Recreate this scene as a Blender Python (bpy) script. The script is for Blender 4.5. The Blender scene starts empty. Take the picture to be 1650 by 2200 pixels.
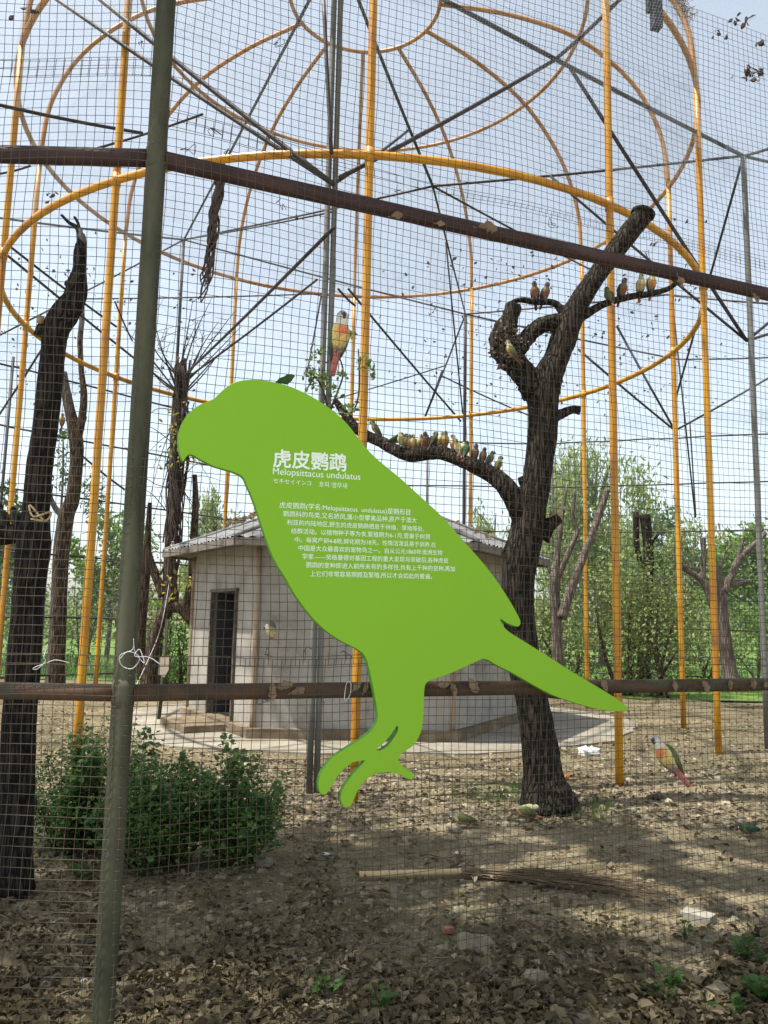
import bpy, bmesh, math, random
import numpy as np
from mathutils import Vector, Matrix

random.seed(7); rng = np.random.default_rng(7)
S = bpy.context.scene
COL = S.collection
PI = math.pi

# ------------------------------------------------------------------ camera
F_PX, PITCH, ROLL, CAM_H = 1728.3, 0.1327, 0.0207, 1.6
fw = Vector((0, math.cos(PITCH), math.sin(PITCH)))
rt0 = Vector((1, 0, 0)); up0 = Vector((0, -math.sin(PITCH), math.cos(PITCH)))
RT = math.cos(ROLL) * rt0 + math.sin(ROLL) * up0
UP = -math.sin(ROLL) * rt0 + math.cos(ROLL) * up0
CAM = Vector((0, 0, CAM_H))
cd = bpy.data.cameras.new('camera'); cam = bpy.data.objects.new('camera', cd); COL.objects.link(cam)
cd.sensor_fit = 'VERTICAL'; cd.sensor_height = 36.0; cd.sensor_width = 27.0
cd.lens = 36.0 * F_PX / 2200.0
cd.clip_start = 0.05; cd.clip_end = 3000
M4 = Matrix((RT, UP, -fw)).transposed().to_4x4(); M4.translation = CAM
cam.matrix_world = M4
S.camera = cam

# ------------------------------------------------------------------ sky, sun, exposure
SUN_EL, SUN_AZ = math.radians(67), math.radians(18)
to_sun = Vector((-math.cos(SUN_AZ) * math.cos(SUN_EL), -math.sin(SUN_AZ) * math.cos(SUN_EL), math.sin(SUN_EL)))
W = bpy.data.worlds.new('World'); S.world = W; W.use_nodes = True
wn = W.node_tree.nodes; wl = W.node_tree.links
sky = wn.new('ShaderNodeTexSky'); sky.sky_type = 'NISHITA'; sky.sun_disc = False
sky.sun_elevation = SUN_EL; sky.sun_rotation = math.radians(252)
sky.air_density = 1.0; sky.dust_density = 2.0; sky.ozone_density = 1.0; sky.altitude = 0
hs = wn.new('ShaderNodeHueSaturation'); hs.inputs['Saturation'].default_value = 0.50; hs.inputs['Hue'].default_value = 0.485
wl.new(sky.outputs[0], hs.inputs['Color'])
wl.new(hs.outputs[0], wn['Background'].inputs['Color'])
wn['Background'].inputs['Strength'].default_value = 0.15
sl = bpy.data.lights.new('sun', 'SUN'); sun = bpy.data.objects.new('sun', sl); COL.objects.link(sun)
sl.energy = 5.0; sl.angle = math.radians(0.6); sl.color = (1.0, 0.95, 0.86)
sun.rotation_euler = to_sun.to_track_quat('Z', 'Y').to_euler(); sun.location = (-10, -3, 25)
S.view_settings.view_transform = 'Standard'; S.view_settings.look = 'None'
S.view_settings.exposure = 0.95; S.view_settings.gamma = 1.0
S.render.engine = 'CYCLES'
S.cycles.transparent_max_bounces = 24; S.cycles.max_bounces = 8; S.cycles.diffuse_bounces = 4
S.cycles.use_denoising = True

# ------------------------------------------------------------------ helpers: pixels of the photograph -> points in the place
def ray(x, y):
    return fw + RT * ((x - 825) / F_PX) - UP * ((y - 1100) / F_PX)
def at(x, y, Y):
    d = ray(x, y); return CAM + d * (Y / d.y)
def onplane(x, y, P0, n):
    d = ray(x, y); return CAM + d * ((P0 - CAM).dot(n) / d.dot(n))
def gz(x, y):
    "height of the bare earth"
    b = 0.018 * math.sin(1.3 * x + .7) * math.cos(1.1 * y) + 0.012 * math.sin(2.9 * x - 1.7 * y) + 0.007 * math.sin(6.1 * x + 4.3 * y) * math.cos(5.2 * y - 2 * x)
    d = math.hypot(x + .45, y - 13.2)
    return b * min(1.0, max(0.0, (d - 3.3) / 1.5)) * (1.0 if y < 19 else max(0, 1 - (y - 19) / 3))
def ground_at(x, y):
    d = ray(x, y); P = CAM + d * (-CAM.z / d.z); P.z = gz(P.x, P.y); return P

# ------------------------------------------------------------------ helpers: objects
def tag(o, label=None, cat=None, group=None, kind=None):
    if label: o['label'] = label
    if cat: o['category'] = cat
    if group: o['group'] = group
    if kind: o['kind'] = kind
    return o
def link(name, me, parent=None, mat=None):
    o = bpy.data.objects.new(name, me); COL.objects.link(o)
    if parent is not None: o.parent = parent; o.matrix_parent_inverse = parent.matrix_world.inverted() if False else Matrix.Translation(parent.location).inverted()
    if mat is not None: me.materials.append(mat)
    return o
def empty(name, loc=(0, 0, 0)):
    o = bpy.data.objects.new(name, None); o.location = loc; o.empty_display_size = .1; COL.objects.link(o); return o

class MB:
    def __init__(s): s.v = []; s.f = []; s.m = []; s.c = []
    def tube(s, pts, rad, n=8, cap=True, rough=0.0, freq=1.0, seed=0):
        pts = [Vector(p) for p in pts]; k = len(pts)
        if not hasattr(rad, '__len__'): rad = [rad] * k
        b = len(s.v); prev = None
        for i, p in enumerate(pts):
            t = (pts[min(i + 1, k - 1)] - pts[max(i - 1, 0)]).normalized()
            if prev is None:
                a = Vector((0, 0, 1)) if abs(t.z) < .9 else Vector((1, 0, 0))
                e1 = t.cross(a).normalized()
            else:
                e1 = (prev - t * prev.dot(t)).normalized()
            prev = e1; e2 = t.cross(e1)
            for j in range(n):
                a = 2 * PI * j / n
                r = rad[i]
                if rough: r *= 1 + rough * (math.sin(3 * a + seed + .31 * i * freq) * .5 + math.sin(7 * a + 1.7 * seed + .13 * i * freq) * .35 + random.uniform(-.45, .45))
                s.v.append(p + e1 * (math.cos(a) * r) + e2 * (math.sin(a) * r))
        for i in range(k - 1):
            for j in range(n):
                s.f.append((b + i * n + j, b + i * n + (j + 1) % n, b + (i + 1) * n + (j + 1) % n, b + (i + 1) * n + j))
        if cap:
            s.f.append(tuple(b + j for j in range(n))[::-1]); s.f.append(tuple(b + (k - 1) * n + j for j in range(n)))
        return s
    def box(s, c, h, rz=0.0, ax=None):
        b = len(s.v); c = Vector(c)
        if ax is None:
            ax = (Vector((math.cos(rz), math.sin(rz), 0)), Vector((-math.sin(rz), math.cos(rz), 0)), Vector((0, 0, 1)))
        for sx, sy, sz in ((-1,-1,-1),(1,-1,-1),(1,1,-1),(-1,1,-1),(-1,-1,1),(1,-1,1),(1,1,1),(-1,1,1)):
            s.v.append(c + ax[0] * (sx * h[0]) + ax[1] * (sy * h[1]) + ax[2] * (sz * h[2]))
        for f in ((0,3,2,1),(4,5,6,7),(0,1,5,4),(1,2,6,5),(2,3,7,6),(3,0,4,7)): s.f.append(tuple(b + i for i in f))
        return s
    def prism(s, poly, z0, z1):
        b = len(s.v); n = len(poly)
        for p in poly: s.v.append(Vector((p[0], p[1], z0)))
        for p in poly: s.v.append(Vector((p[0], p[1], z1)))
        s.f.append(tuple(b + i for i in range(n))[::-1]); s.f.append(tuple(b + n + i for i in range(n)))
        for i in range(n): s.f.append((b + i, b + (i + 1) % n, b + n + (i + 1) % n, b + n + i))
        return s
    def face(s, pts):
        b = len(s.v); s.v += [Vector(p) for p in pts]; s.f.append(tuple(range(b, b + len(pts)))); return s
    def mesh(s, name, smooth=True):
        me = bpy.data.meshes.new(name); me.from_pydata([tuple(v) for v in s.v], [], s.f)
        if smooth:
            me.polygons.foreach_set('use_smooth', [True] * len(me.polygons))
        me.update(); return me
    def build(s, name, mat, parent=None, smooth=True):
        return link(name, s.mesh(name, smooth), parent, mat)

def fast_mesh(name, V, quads, mat, parent=None, smooth=False):
    V = np.asarray(V, np.float32).reshape(-1, 3); Q = np.asarray(quads, np.int32)
    k = Q.shape[1]; me = bpy.data.meshes.new(name)
    me.vertices.add(len(V)); me.vertices.foreach_set('co', V.ravel())
    me.loops.add(Q.size); me.loops.foreach_set('vertex_index', Q.ravel())
    me.polygons.add(len(Q)); me.polygons.foreach_set('loop_start', np.arange(0, Q.size, k, dtype=np.int32))
    me.polygons.foreach_set('loop_total', np.full(len(Q), k, np.int32))
    me.update(calc_edges=True); me.validate()
    if smooth: me.polygons.foreach_set('use_smooth', [True] * len(me.polygons))
    return link(name, me, parent, mat)

def catmull(pts, sub=6):
    P = [np.array(p, float) for p in pts]; P = [2 * P[0] - P[1]] + P + [2 * P[-1] - P[-2]]
    out = []
    for i in range(1, len(P) - 2):
        for k in range(sub):
            t = k / sub; a, b, c, d = P[i - 1], P[i], P[i + 1], P[i + 2]
            out.append(.5 * (2 * b + (c - a) * t + (2 * a - 5 * b + 4 * c - d) * t * t + (3 * b - a - 3 * c + d) * t ** 3))
    out.append(P[-2]); return out

def leaves(C, size, aspect=2.0, up=None, fold=0.25, dirs=None, jitter=0.3):
    "rhombic folded leaves, each six points, centred on C; returns vertices and quads"
    C = np.asarray(C); n = len(C)
    d = rng.normal(size=(n, 3)) if dirs is None else dirs + rng.normal(size=(n, 3)) * jitter
    d /= np.linalg.norm(d, axis=1)[:, None]
    r = rng.normal(size=(n, 3)) if up is None else np.tile(np.array(up, float), (n, 1)) + rng.normal(size=(n, 3)) * .45
    w = np.cross(d, r); w /= np.linalg.norm(w, axis=1)[:, None] + 1e-9
    nn = np.cross(w, d)
    s = size * rng.uniform(.65, 1.25, n)[:, None]; wd = s / aspect
    v = np.stack([C - d * s * .5, C - d * s * .1 + w * wd * .5 + nn * wd * fold, C + d * s * .25 + w * wd * .38 + nn * wd * fold * .7,
                  C + d * s * .5, C + d * s * .25 - w * wd * .38 + nn * wd * fold * .7, C - d * s * .1 - w * wd * .5 + nn * wd * fold], 1)
    b = np.arange(n)[:, None] * 6
    q = np.concatenate([b + np.array([0, 1, 2, 3]), b + np.array([0, 3, 4, 5])], 0)
    return v.reshape(-1, 3), q

# ------------------------------------------------------------------ materials
def mat(name):
    m = bpy.data.materials.new(name); m.use_nodes = True
    nt = m.node_tree; return m, nt.nodes, nt.links, nt.nodes['Principled BSDF']
def N(nd, t, **kw):
    n = nd.new('ShaderNode' + t)
    for k, v in kw.items():
        if k in n.inputs: n.inputs[k].default_value = v
        else: setattr(n, k, v)
    return n
def ramp(nd, stops):
    r = nd.new('ShaderNodeValToRGB'); e = r.color_ramp.elements
    while len(e) < len(stops): e.new(.5)
    for el, (p, c) in zip(e, stops): el.position = p; el.color = (*c, 1) if len(c) == 3 else c
    return r
def coords(nd, ln, scale=(1, 1, 1), kind='Object'):
    tc = N(nd, 'TexCoord'); mp = N(nd, 'Mapping'); mp.inputs['Scale'].default_value = scale
    ln.new(tc.outputs[kind], mp.inputs['Vector']); return mp.outputs[0]
def noisy(name, stops, scale=6, rough=.7, stretch=(1, 1, 1), bump=.0, bump_scale=None, metallic=0, detail=6, spec=.4, kind='Object', bdist=.01):
    m, nd, ln, p = mat(name)
    c = coords(nd, ln, stretch, kind)
    n = N(nd, 'TexNoise', Scale=scale, Detail=detail, Roughness=.62); ln.new(c, n.inputs['Vector'])
    r = ramp(nd, stops); ln.new(n.outputs[0], r.inputs[0]); ln.new(r.outputs[0], p.inputs['Base Color'])
    p.inputs['Roughness'].default_value = rough; p.inputs['Metallic'].default_value = metallic
    p.inputs['Specular IOR Level'].default_value = spec
    if bump:
        n2 = N(nd, 'TexNoise', Scale=bump_scale or scale * 3, Detail=8, Roughness=.65); ln.new(c, n2.inputs['Vector'])
        b = N(nd, 'Bump', Strength=bump, Distance=bdist); ln.new(n2.outputs[0], b.inputs['Height']); ln.new(b.outputs[0], p.inputs['Normal'])
    return m
def leafmat(name, cols, trans=.35, rough=.55):
    m, nd, ln, p = mat(name)
    g = N(nd, 'NewGeometry'); r = ramp(nd, [(i / max(1, len(cols) - 1), c) for i, c in enumerate(cols)])
    ln.new(g.outputs['Random Per Island'], r.inputs[0]); ln.new(r.outputs[0], p.inputs['Base Color'])
    p.inputs['Roughness'].default_value = rough; p.inputs['Specular IOR Level'].default_value = .25
    if trans:
        t = N(nd, 'BsdfTranslucent'); ln.new(r.outputs[0], t.inputs[0])
        mx = N(nd, 'MixShader', Fac=trans); ln.new(p.outputs[0], mx.inputs[1]); ln.new(t.outputs[0], mx.inputs[2])
        ln.new(mx.outputs[0], nd['Material Output'].inputs[0])
    return m
def bark(name, dark, light, s=1.0, depth=.02):
    m, nd, ln, p = mat(name)
    c = coords(nd, ln, (1, 1, .11))
    dn = N(nd, 'TexNoise', Scale=5 * s, Detail=3); ln.new(c, dn.inputs['Vector'])
    mx = N(nd, 'MixRGB', Fac=.12); ln.new(c, mx.inputs[1]); ln.new(dn.outputs['Color'], mx.inputs[2])
    v = N(nd, 'TexVoronoi', Scale=38 * s, feature='DISTANCE_TO_EDGE'); ln.new(mx.outputs[0], v.inputs['Vector'])
    n = N(nd, 'TexNoise', Scale=30 * s, Detail=8, Roughness=.7); ln.new(c, n.inputs['Vector'])
    cr = ramp(nd, [(.0, (0, 0, 0)), (.28, (1, 1, 1))]); ln.new(v.outputs['Distance'], cr.inputs[0])
    ma = N(nd, 'Math', operation='MULTIPLY'); ln.new(cr.outputs[0], ma.inputs[0]); ln.new(n.outputs[0], ma.inputs[1])
    r = ramp(nd, [(.05, dark), (.35, tuple((a + b) / 2 for a, b in zip(dark, light))), (.7, light)]); ln.new(ma.outputs[0], r.inputs[0])
    ln.new(r.outputs[0], p.inputs['Base Color']); p.inputs['Roughness'].default_value = .9; p.inputs['Specular IOR Level'].default_value = .15
    b = N(nd, 'Bump', Strength=1.0, Distance=depth); ln.new(ma.outputs[0], b.inputs['Height']); ln.new(b.outputs[0], p.inputs['Normal'])
    return m

M = {}
M['yellow'] = noisy('yellow_paint', [(.26, (.16, .07, .02)), (.36, (.42, .17, .01)), (.55, (.53, .25, .005)), (.75, (.58, .29, .008))], 3.4, .42, (1, 1, .5), .12, 60, spec=.5, bdist=.003)
M['yellow_dull'] = noisy('weathered_yellow_paint', [(.28, (.18, .075, .02)), (.40, (.36, .145, .018)), (.75, (.48, .225, .018))], 2.0, .5, (1, 1, .5), .15, 60, bdist=.003)
M['dark_steel'] = noisy('dark_steel', [(.3, (.022, .02, .024)), (.55, (.042, .035, .038)), (.75, (.07, .045, .036))], 4, .6, bump=.15, bump_scale=60, spec=.35, bdist=.003)
M['grey_pipe'] = noisy('galvanised_pipe', [(.3, (.10, .105, .095)), (.55, (.17, .17, .155)), (.8, (.25, .24, .21))], 5, .5, (1, 1, .3), .15, 80, metallic=.2, bdist=.003)
M['moss_pipe'] = noisy('mossy_painted_post', [(.25, (.020, .021, .014)), (.42, (.044, .047, .028)), (.56, (.064, .066, .040)), (.68, (.050, .048, .032)), (.82, (.105, .098, .068))], 9, .8, (1, 1, .3), .35, 50, spec=.25, bdist=.004)
M['rust_dark'] = noisy('red_oxide_primer', [(.3, (.022, .013, .013)), (.55, (.042, .021, .020)), (.8, (.075, .045, .038))], 6, .65, bump=.3, bump_scale=70, spec=.3, bdist=.003)
M['rust_rail'] = noisy('rusted_mossy_rail', [(.28, (.026, .023, .015)), (.40, (.048, .035, .022)), (.50, (.072, .038, .022)), (.56, (.040, .038, .024)), (.8, (.10, .085, .058))], 7, .75, bump=.4, bump_scale=60, spec=.25, bdist=.004)
M['wire'] = noisy('dull_wire', [(.3, (.040, .032, .022)), (.7, (.095, .078, .058))], 9, .8, spec=.12)
M['white_wire'] = noisy('white_cord', [(.3, (.38, .38, .38)), (.7, (.52, .52, .52))], 30, .5)
M['sign'] = noisy('green_sign_paint', [(.3, (.158, .352, .006)), (.7, (.174, .378, .008))], 260, .5, bump=.06, bump_scale=500, spec=.35, bdist=.0008)
M['sign_edge'] = noisy('green_sign_edge', [(.3, (.07, .24, .012)), (.7, (.10, .30, .018))], 40, .55)
M['white_print'] = noisy('white_lettering', [(.3, (.62, .70, .62)), (.7, (.70, .77, .70))], 60, .6)
M['bark'] = bark('dark_furrowed_bark', (.008, .0065, .0055), (.098, .077, .057), 1.0, .04)
M['bark_dark'] = bark('black_bark', (.007, .006, .006), (.060, .048, .038), 1.2, .02)
M['bark_brown'] = bark('brown_bark', (.028, .021, .015), (.19, .135, .092), .8, .02)
M['bark_grey'] = bark('grey_bark', (.07, .058, .048), (.27, .22, .18), .8, .015)
M['vine'] = noisy('dark_vine', [(.3, (.02, .014, .012)), (.7, (.075, .05, .04))], 30, .85, bump=.3)
M['cutwood'] = noisy('cut_wood', [(.3, (.24, .14, .07)), (.7, (.42, .28, .15))], 20, .8)
M['wall'] = None
M['roof'] = noisy('grey_roof_sheet', [(.3, (.11, .11, .11)), (.55, (.19, .19, .185)), (.78, (.26, .25, .235))], 3.5, .75, bump=.2, bump_scale=40)
M['roof_edge'] = noisy('roof_fascia_board', [(.3, (.10, .085, .07)), (.7, (.21, .18, .15))], 6, .85)
M['dark'] = noisy('dark_interior', [(.3, (.006, .006, .007)), (.7, (.012, .012, .013))], 5, .95)
M['door'] = noisy('rusty_door_frame', [(.3, (.05, .045, .035)), (.5, (.10, .085, .06)), (.75, (.20, .17, .12))], 14, .8, bump=.4, bump_scale=60)
M['concrete'] = noisy('concrete', [(.28, (.15, .125, .085)), (.48, (.23, .205, .16)), (.75, (.31, .29, .245))], 2.2, .9, bump=.25, bump_scale=40, spec=.2)
M['plinth'] = noisy('stained_plinth', [(.28, (.09, .07, .04)), (.5, (.17, .13, .085)), (.75, (.28, .235, .17))], 4, .9, bump=.35, bump_scale=30, spec=.2)
M['stain'] = noisy('rusty_stained_plaster', [(.3, (.17, .115, .07)), (.5, (.27, .20, .135)), (.75, (.38, .32, .25))], 5, .92, (1, 1, .4), .3, 40, spec=.15)
M['stone'] = noisy('rubble_stone', [(.3, (.12, .10, .066)), (.55, (.19, .165, .115)), (.8, (.28, .25, .185))], 12, .9, bump=.4, bump_scale=40, spec=.2)
M['pebble'] = leafmat('earth_pebbles', [(.20, .165, .11), (.30, .25, .17), (.14, .11, .07), (.36, .31, .22), (.25, .205, .14)], 0, .95)
M['pale_block'] = noisy('pale_block', [(.3, (.17, .155, .125)), (.7, (.27, .25, .21))], 20, .9, bump=.4, bump_scale=60)
M['redbrick'] = noisy('red_brick_chip', [(.3, (.24, .085, .05)), (.7, (.36, .15, .09))], 25, .9, bump=.4, bump_scale=60)
M['paper'] = noisy('white_scrap', [(.3, (.46, .46, .45)), (.7, (.58, .58, .57))], 30, .7)
M['bamboo'] = noisy('bamboo_handle', [(.3, (.30, .20, .09)), (.5, (.45, .33, .17)), (.8, (.56, .45, .27))], 9, .55, (.25, 1, 1), .1)
M['twig'] = leafmat('broom_twig', [(.05, .035, .02), (.14, .10, .06), (.22, .17, .11)], 0, .85)
M['black'] = noisy('black_metal', [(.3, (.015, .015, .017)), (.7, (.03, .03, .033))], 8, .5)
M['board'] = noisy('faded_cream_board', [(.3, (.42, .34, .26)), (.7, (.56, .48, .39))], 14, .8)
M['orange'] = noisy('orange_peel', [(.3, (.60, .16, .02)), (.7, (.72, .24, .03))], 40, .5, bump=.2)
M['litter'] = leafmat('dead_leaves', [(.055, .042, .020), (.10, .078, .040), (.145, .115, .060), (.075, .058, .030), (.20, .162, .092), (.088, .068, .035), (.125, .098, .050), (.28, .23, .14)], .12, .8)
M['dryleaf'] = leafmat('withered_leaf', [(.24, .17, .10), (.34, .26, .17), (.17, .115, .07), (.42, .35, .26)], .25, .75)
M['netleaf'] = leafmat('dark_caught_leaves', [(.03, .025, .02), (.07, .05, .035), (.10, .045, .04), (.05, .045, .03)], .1, .85)
M['bush'] = leafmat('bush_leaves', [(.055, .12, .032), (.08, .165, .042), (.12, .225, .055), (.06, .135, .038), (.22, .34, .09)], .4, .35)
M['speck'] = leafmat('dark_crumbs', [(.06, .045, .03), (.12, .095, .065), (.20, .165, .115), (.09, .07, .04)], .1, .85)
M['shrub'] = leafmat('shrub_leaves', [(.10, .155, .045), (.16, .225, .06), (.25, .31, .10), (.12, .175, .05), (.28, .32, .13), (.19, .26, .075), (.26, .20, .11), (.14, .21, .06)], .35, .4)
M['willow'] = leafmat('willow_leaves', [(.20, .27, .09), (.26, .33, .11), (.33, .39, .15), (.22, .29, .10)], .45, .5)
M['brightleaf'] = leafmat('spring_leaves', [(.10, .19, .03), (.15, .26, .04), (.21, .31, .06), (.08, .16, .03)], .45, .5)
M['brownleaf'] = leafmat('russet_leaves', [(.13, .085, .05), (.19, .125, .08), (.09, .08, .035), (.22, .15, .11), (.08, .11, .03)], .35, .6)
M['camphor'] = leafmat('camphor_leaves', [(.05, .105, .028), (.08, .15, .036), (.12, .20, .045)], .4, .4)
M['weed'] = leafmat('weed_leaves', [(.035, .085, .018), (.055, .12, .026), (.085, .155, .035)], .4, .5)
M['grass'] = leafmat('grass_blades', [(.06, .15, .025), (.10, .20, .035), (.16, .26, .05)], .45, .6)
M['fibre'] = leafmat('straw_fibre', [(.20, .13, .06), (.30, .21, .10), (.14, .09, .045)], .3, .8)

# plaster wall with damp stains and fine cracks
def wallmat():
    m, nd, ln, p = mat('stained_plaster')
    c = coords(nd, ln, (1, 1, 1))
    n = N(nd, 'TexNoise', Scale=2.4, Detail=8, Roughness=.7); ln.new(c, n.inputs['Vector'])
    r = ramp(nd, [(.28, (.20, .178, .145)), (.48, (.31, .29, .255)), (.7, (.40, .38, .345))]); ln.new(n.outputs[0], r.inputs[0])
    c2 = coords(nd, ln, (5, 5, .5)); n2 = N(nd, 'TexNoise', Scale=1.6, Detail=5); ln.new(c2, n2.inputs['Vector'])
    r2 = ramp(nd, [(.48, (0, 0, 0)), (.70, (.6, .6, .6))]); ln.new(n2.outputs[0], r2.inputs[0])
    mx = N(nd, 'MixRGB'); mx.inputs[2].default_value = (.33, .28, .21, 1)
    ln.new(r2.outputs[0], mx.inputs[0]); ln.new(r.outputs[0], mx.inputs[1]); ln.new(mx.outputs[0], p.inputs['Base Color'])
    n3 = N(nd, 'TexNoise', Scale=38, Detail=8); ln.new(c, n3.inputs['Vector'])
    b = N(nd, 'Bump', Strength=.35, Distance=.01); ln.new(n3.outputs[0], b.inputs['Height']); ln.new(b.outputs[0], p.inputs['Normal'])
    p.inputs['Roughness'].default_value = .92; p.inputs['Specular IOR Level'].default_value = .15
    return m
M['wall'] = wallmat()

def soilmat():
    m, nd, ln, p = mat('dry_earth')
    c = coords(nd, ln)
    n1 = N(nd, 'TexNoise', Scale=.9, Detail=6, Roughness=.6); n2 = N(nd, 'TexNoise', Scale=9, Detail=10, Roughness=.75)
    n3 = N(nd, 'TexVoronoi', Scale=26); n4 = N(nd, 'TexNoise', Scale=.35, Detail=3)
    for n in (n1, n2, n3, n4): ln.new(c, n.inputs['Vector'])
    r1 = ramp(nd, [(.3, (.150, .120, .070)), (.5, (.25, .205, .125)), (.72, (.36, .30, .195))]); ln.new(n1.outputs[0], r1.inputs[0])
    r2 = ramp(nd, [(.3, (.38, .37, .36)), (.5, (.85, .85, .85)), (.72, (1.15, 1.13, 1.1))]); ln.new(n2.outputs[0], r2.inputs[0])
    mu = N(nd, 'MixRGB', blend_type='MULTIPLY', Fac=1.0); ln.new(r1.outputs[0], mu.inputs[1]); ln.new(r2.outputs[0], mu.inputs[2])
    r3 = ramp(nd, [(.50, (0, 0, 0)), (.70, (.5, .5, .5))]); ln.new(n4.outputs[0], r3.inputs[0])
    mg = N(nd, 'MixRGB'); mg.inputs[2].default_value = (.10, .11, .05, 1); ln.new(r3.outputs[0], mg.inputs[0]); ln.new(mu.outputs[0], mg.inputs[1])
    ln.new(mg.outputs[0], p.inputs['Base Color']); p.inputs['Roughness'].default_value = .95; p.inputs['Specular IOR Level'].default_value = .1
    ad = N(nd, 'Math', operation='ADD'); ln.new(n2.outputs[0], ad.inputs[0]); ln.new(n3.outputs['Distance'], ad.inputs[1])
    b = N(nd, 'Bump', Strength=1.0, Distance=.05); ln.new(ad.outputs[0], b.inputs['Height']); ln.new(b.outputs[0], p.inputs['Normal'])
    return m
M['soil'] = soilmat()
M['lawn'] = noisy('lawn', [(.3, (.055, .10, .025)), (.55, (.10, .165, .035)), (.8, (.17, .22, .06))], 1.4, .9, bump=.4, bump_scale=30, spec=.15)
M['bounce_paving'] = noisy('pale_bounce_paving', [(.3, (.40, .38, .35)), (.7, (.52, .50, .46))], 2, .9, bump=.2, bump_scale=20)

def netmat(name, cell, cover, fold):
    m, nd, ln, p = mat(name)
    tc = N(nd, 'TexCoord'); uv = tc.outputs['UV']
    sx = N(nd, 'SeparateXYZ'); ln.new(uv, sx.inputs[0])
    outs = []
    for i in (0, 1):
        a = N(nd, 'Math', operation='MULTIPLY'); a.inputs[1].default_value = 1 / cell; ln.new(sx.outputs[i], a.inputs[0])
        fr = N(nd, 'Math', operation='FRACT'); ln.new(a.outputs[0], fr.inputs[0])
        lt = N(nd, 'Math', operation='LESS_THAN'); lt.inputs[1].default_value = cover; ln.new(fr.outputs[0], lt.inputs[0]); outs.append(lt.outputs[0])
    mxm = N(nd, 'Math', operation='MAXIMUM'); ln.new(outs[0], mxm.inputs[0]); ln.new(outs[1], mxm.inputs[1])
    n = N(nd, 'TexNoise', Scale=.55, Detail=5, Roughness=.6, Distortion=1.2); ln.new(tc.outputs['Object'], n.inputs['Vector'])
    rf = ramp(nd, [(.48, (0, 0, 0)), (.72, (fold, fold, fold))]); ln.new(n.outputs[0], rf.inputs[0])
    ad = N(nd, 'Math', operation='MULTIPLY_ADD', use_clamp=True); ad.inputs[1].default_value = .7
    ln.new(mxm.outputs[0], ad.inputs[0]); ln.new(rf.outputs[0], ad.inputs[2])
    d = N(nd, 'BsdfDiffuse'); d.inputs[0].default_value = (.17, .19, .21, 1)
    t = N(nd, 'BsdfTranslucent'); t.inputs[0].default_value = (.26, .29, .32, 1)
    dm = N(nd, 'MixShader', Fac=.45); ln.new(d.outputs[0], dm.inputs[1]); ln.new(t.outputs[0], dm.inputs[2])
    tr = N(nd, 'BsdfTransparent'); mx = N(nd, 'MixShader'); ln.new(ad.outputs[0], mx.inputs[0]); ln.new(tr.outputs[0], mx.inputs[1]); ln.new(dm.outputs[0], mx.inputs[2])
    ln.new(mx.outputs[0], nd['Material Output'].inputs[0]); return m
M['net'] = netmat('fine_bird_netting', .032, .085, .15)

def birdmat():
    m, nd, ln, p = mat('plumage')
    a = N(nd, 'VertexColor'); a.layer_name = 'plumage'
    c = coords(nd, ln); n = N(nd, 'TexNoise', Scale=160, Detail=4); ln.new(c, n.inputs['Vector'])
    r = ramp(nd, [(.3, (.75, .75, .75)), (.7, (1.45, 1.4, 1.35))]); ln.new(n.outputs[0], r.inputs[0])
    mu = N(nd, 'MixRGB', blend_type='MULTIPLY', Fac=1.0); ln.new(a.outputs[0], mu.inputs[1]); ln.new(r.outputs[0], mu.inputs[2])
    ln.new(mu.outputs[0], p.inputs['Base Color']); p.inputs['Roughness'].default_value = .75; p.inputs['Specular IOR Level'].default_value = .2
    b = N(nd, 'Bump', Strength=.3, Distance=.003); ln.new(n.outputs[0], b.inputs['Height']); ln.new(b.outputs[0], p.inputs['Normal'])
    return m
M['bird'] = birdmat()

# ================================================================== THE SETTING
# ground: one sheet to the horizon, fine near the camera
def axis(fine0, fine1, step, far):
    a = list(np.arange(fine0, fine1 + 1e-6, step)); s = step; x = fine1
    while x < far: s *= 1.35; x += s; a.append(x)
    s = step; x = fine0; lo = []
    while x > -far: s *= 1.35; x -= s; lo.append(x)
    return lo[::-1] + a
gx = axis(-6, 6, .12, 900); gy = axis(2.2, 15, .12, 900)
V = [(x, y, gz(x, y)) for y in gy for x in gx]; nx = len(gx)
Q = [(j * nx + i, j * nx + i + 1, (j + 1) * nx + i + 1, (j + 1) * nx + i) for j in range(len(gy) - 1) for i in range(nx - 1)]
tag(fast_mesh('ground', V, Q, M['soil'], smooth=True), 'dry bare earth floor of the aviary', 'ground', kind='structure')
V, Q = [], []
lx = np.linspace(-90, 90, 31); ly = np.linspace(18.6, 140, 25)
for j, y in enumerate(ly):
    for i, x in enumerate(lx): V.append((x, y + (1.2 * math.sin(x * .9) if j == 0 else 0), .02 + .0006 * max(0, y - 25) * (1 + .3 * math.sin(x * .2))))
Q = [(j * 31 + i, j * 31 + i + 1, (j + 1) * 31 + i + 1, (j + 1) * 31 + i) for j in range(24) for i in range(30)]
tag(fast_mesh('lawn', V, Q, M['lawn'], smooth=True), 'green lawn beyond the aviary', 'lawn', kind='structure')
tag(MB().prism([(-14, -9), (14, -9), (14, 1.4), (-14, 1.4)], -.05, .03).build('bounce_pavement', M['bounce_paving'], None, False), 'pale unseen path added to bounce light onto the sign', 'path', kind='structure')  # out of view, added as a bright surface that throws sunlight onto the sign
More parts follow.
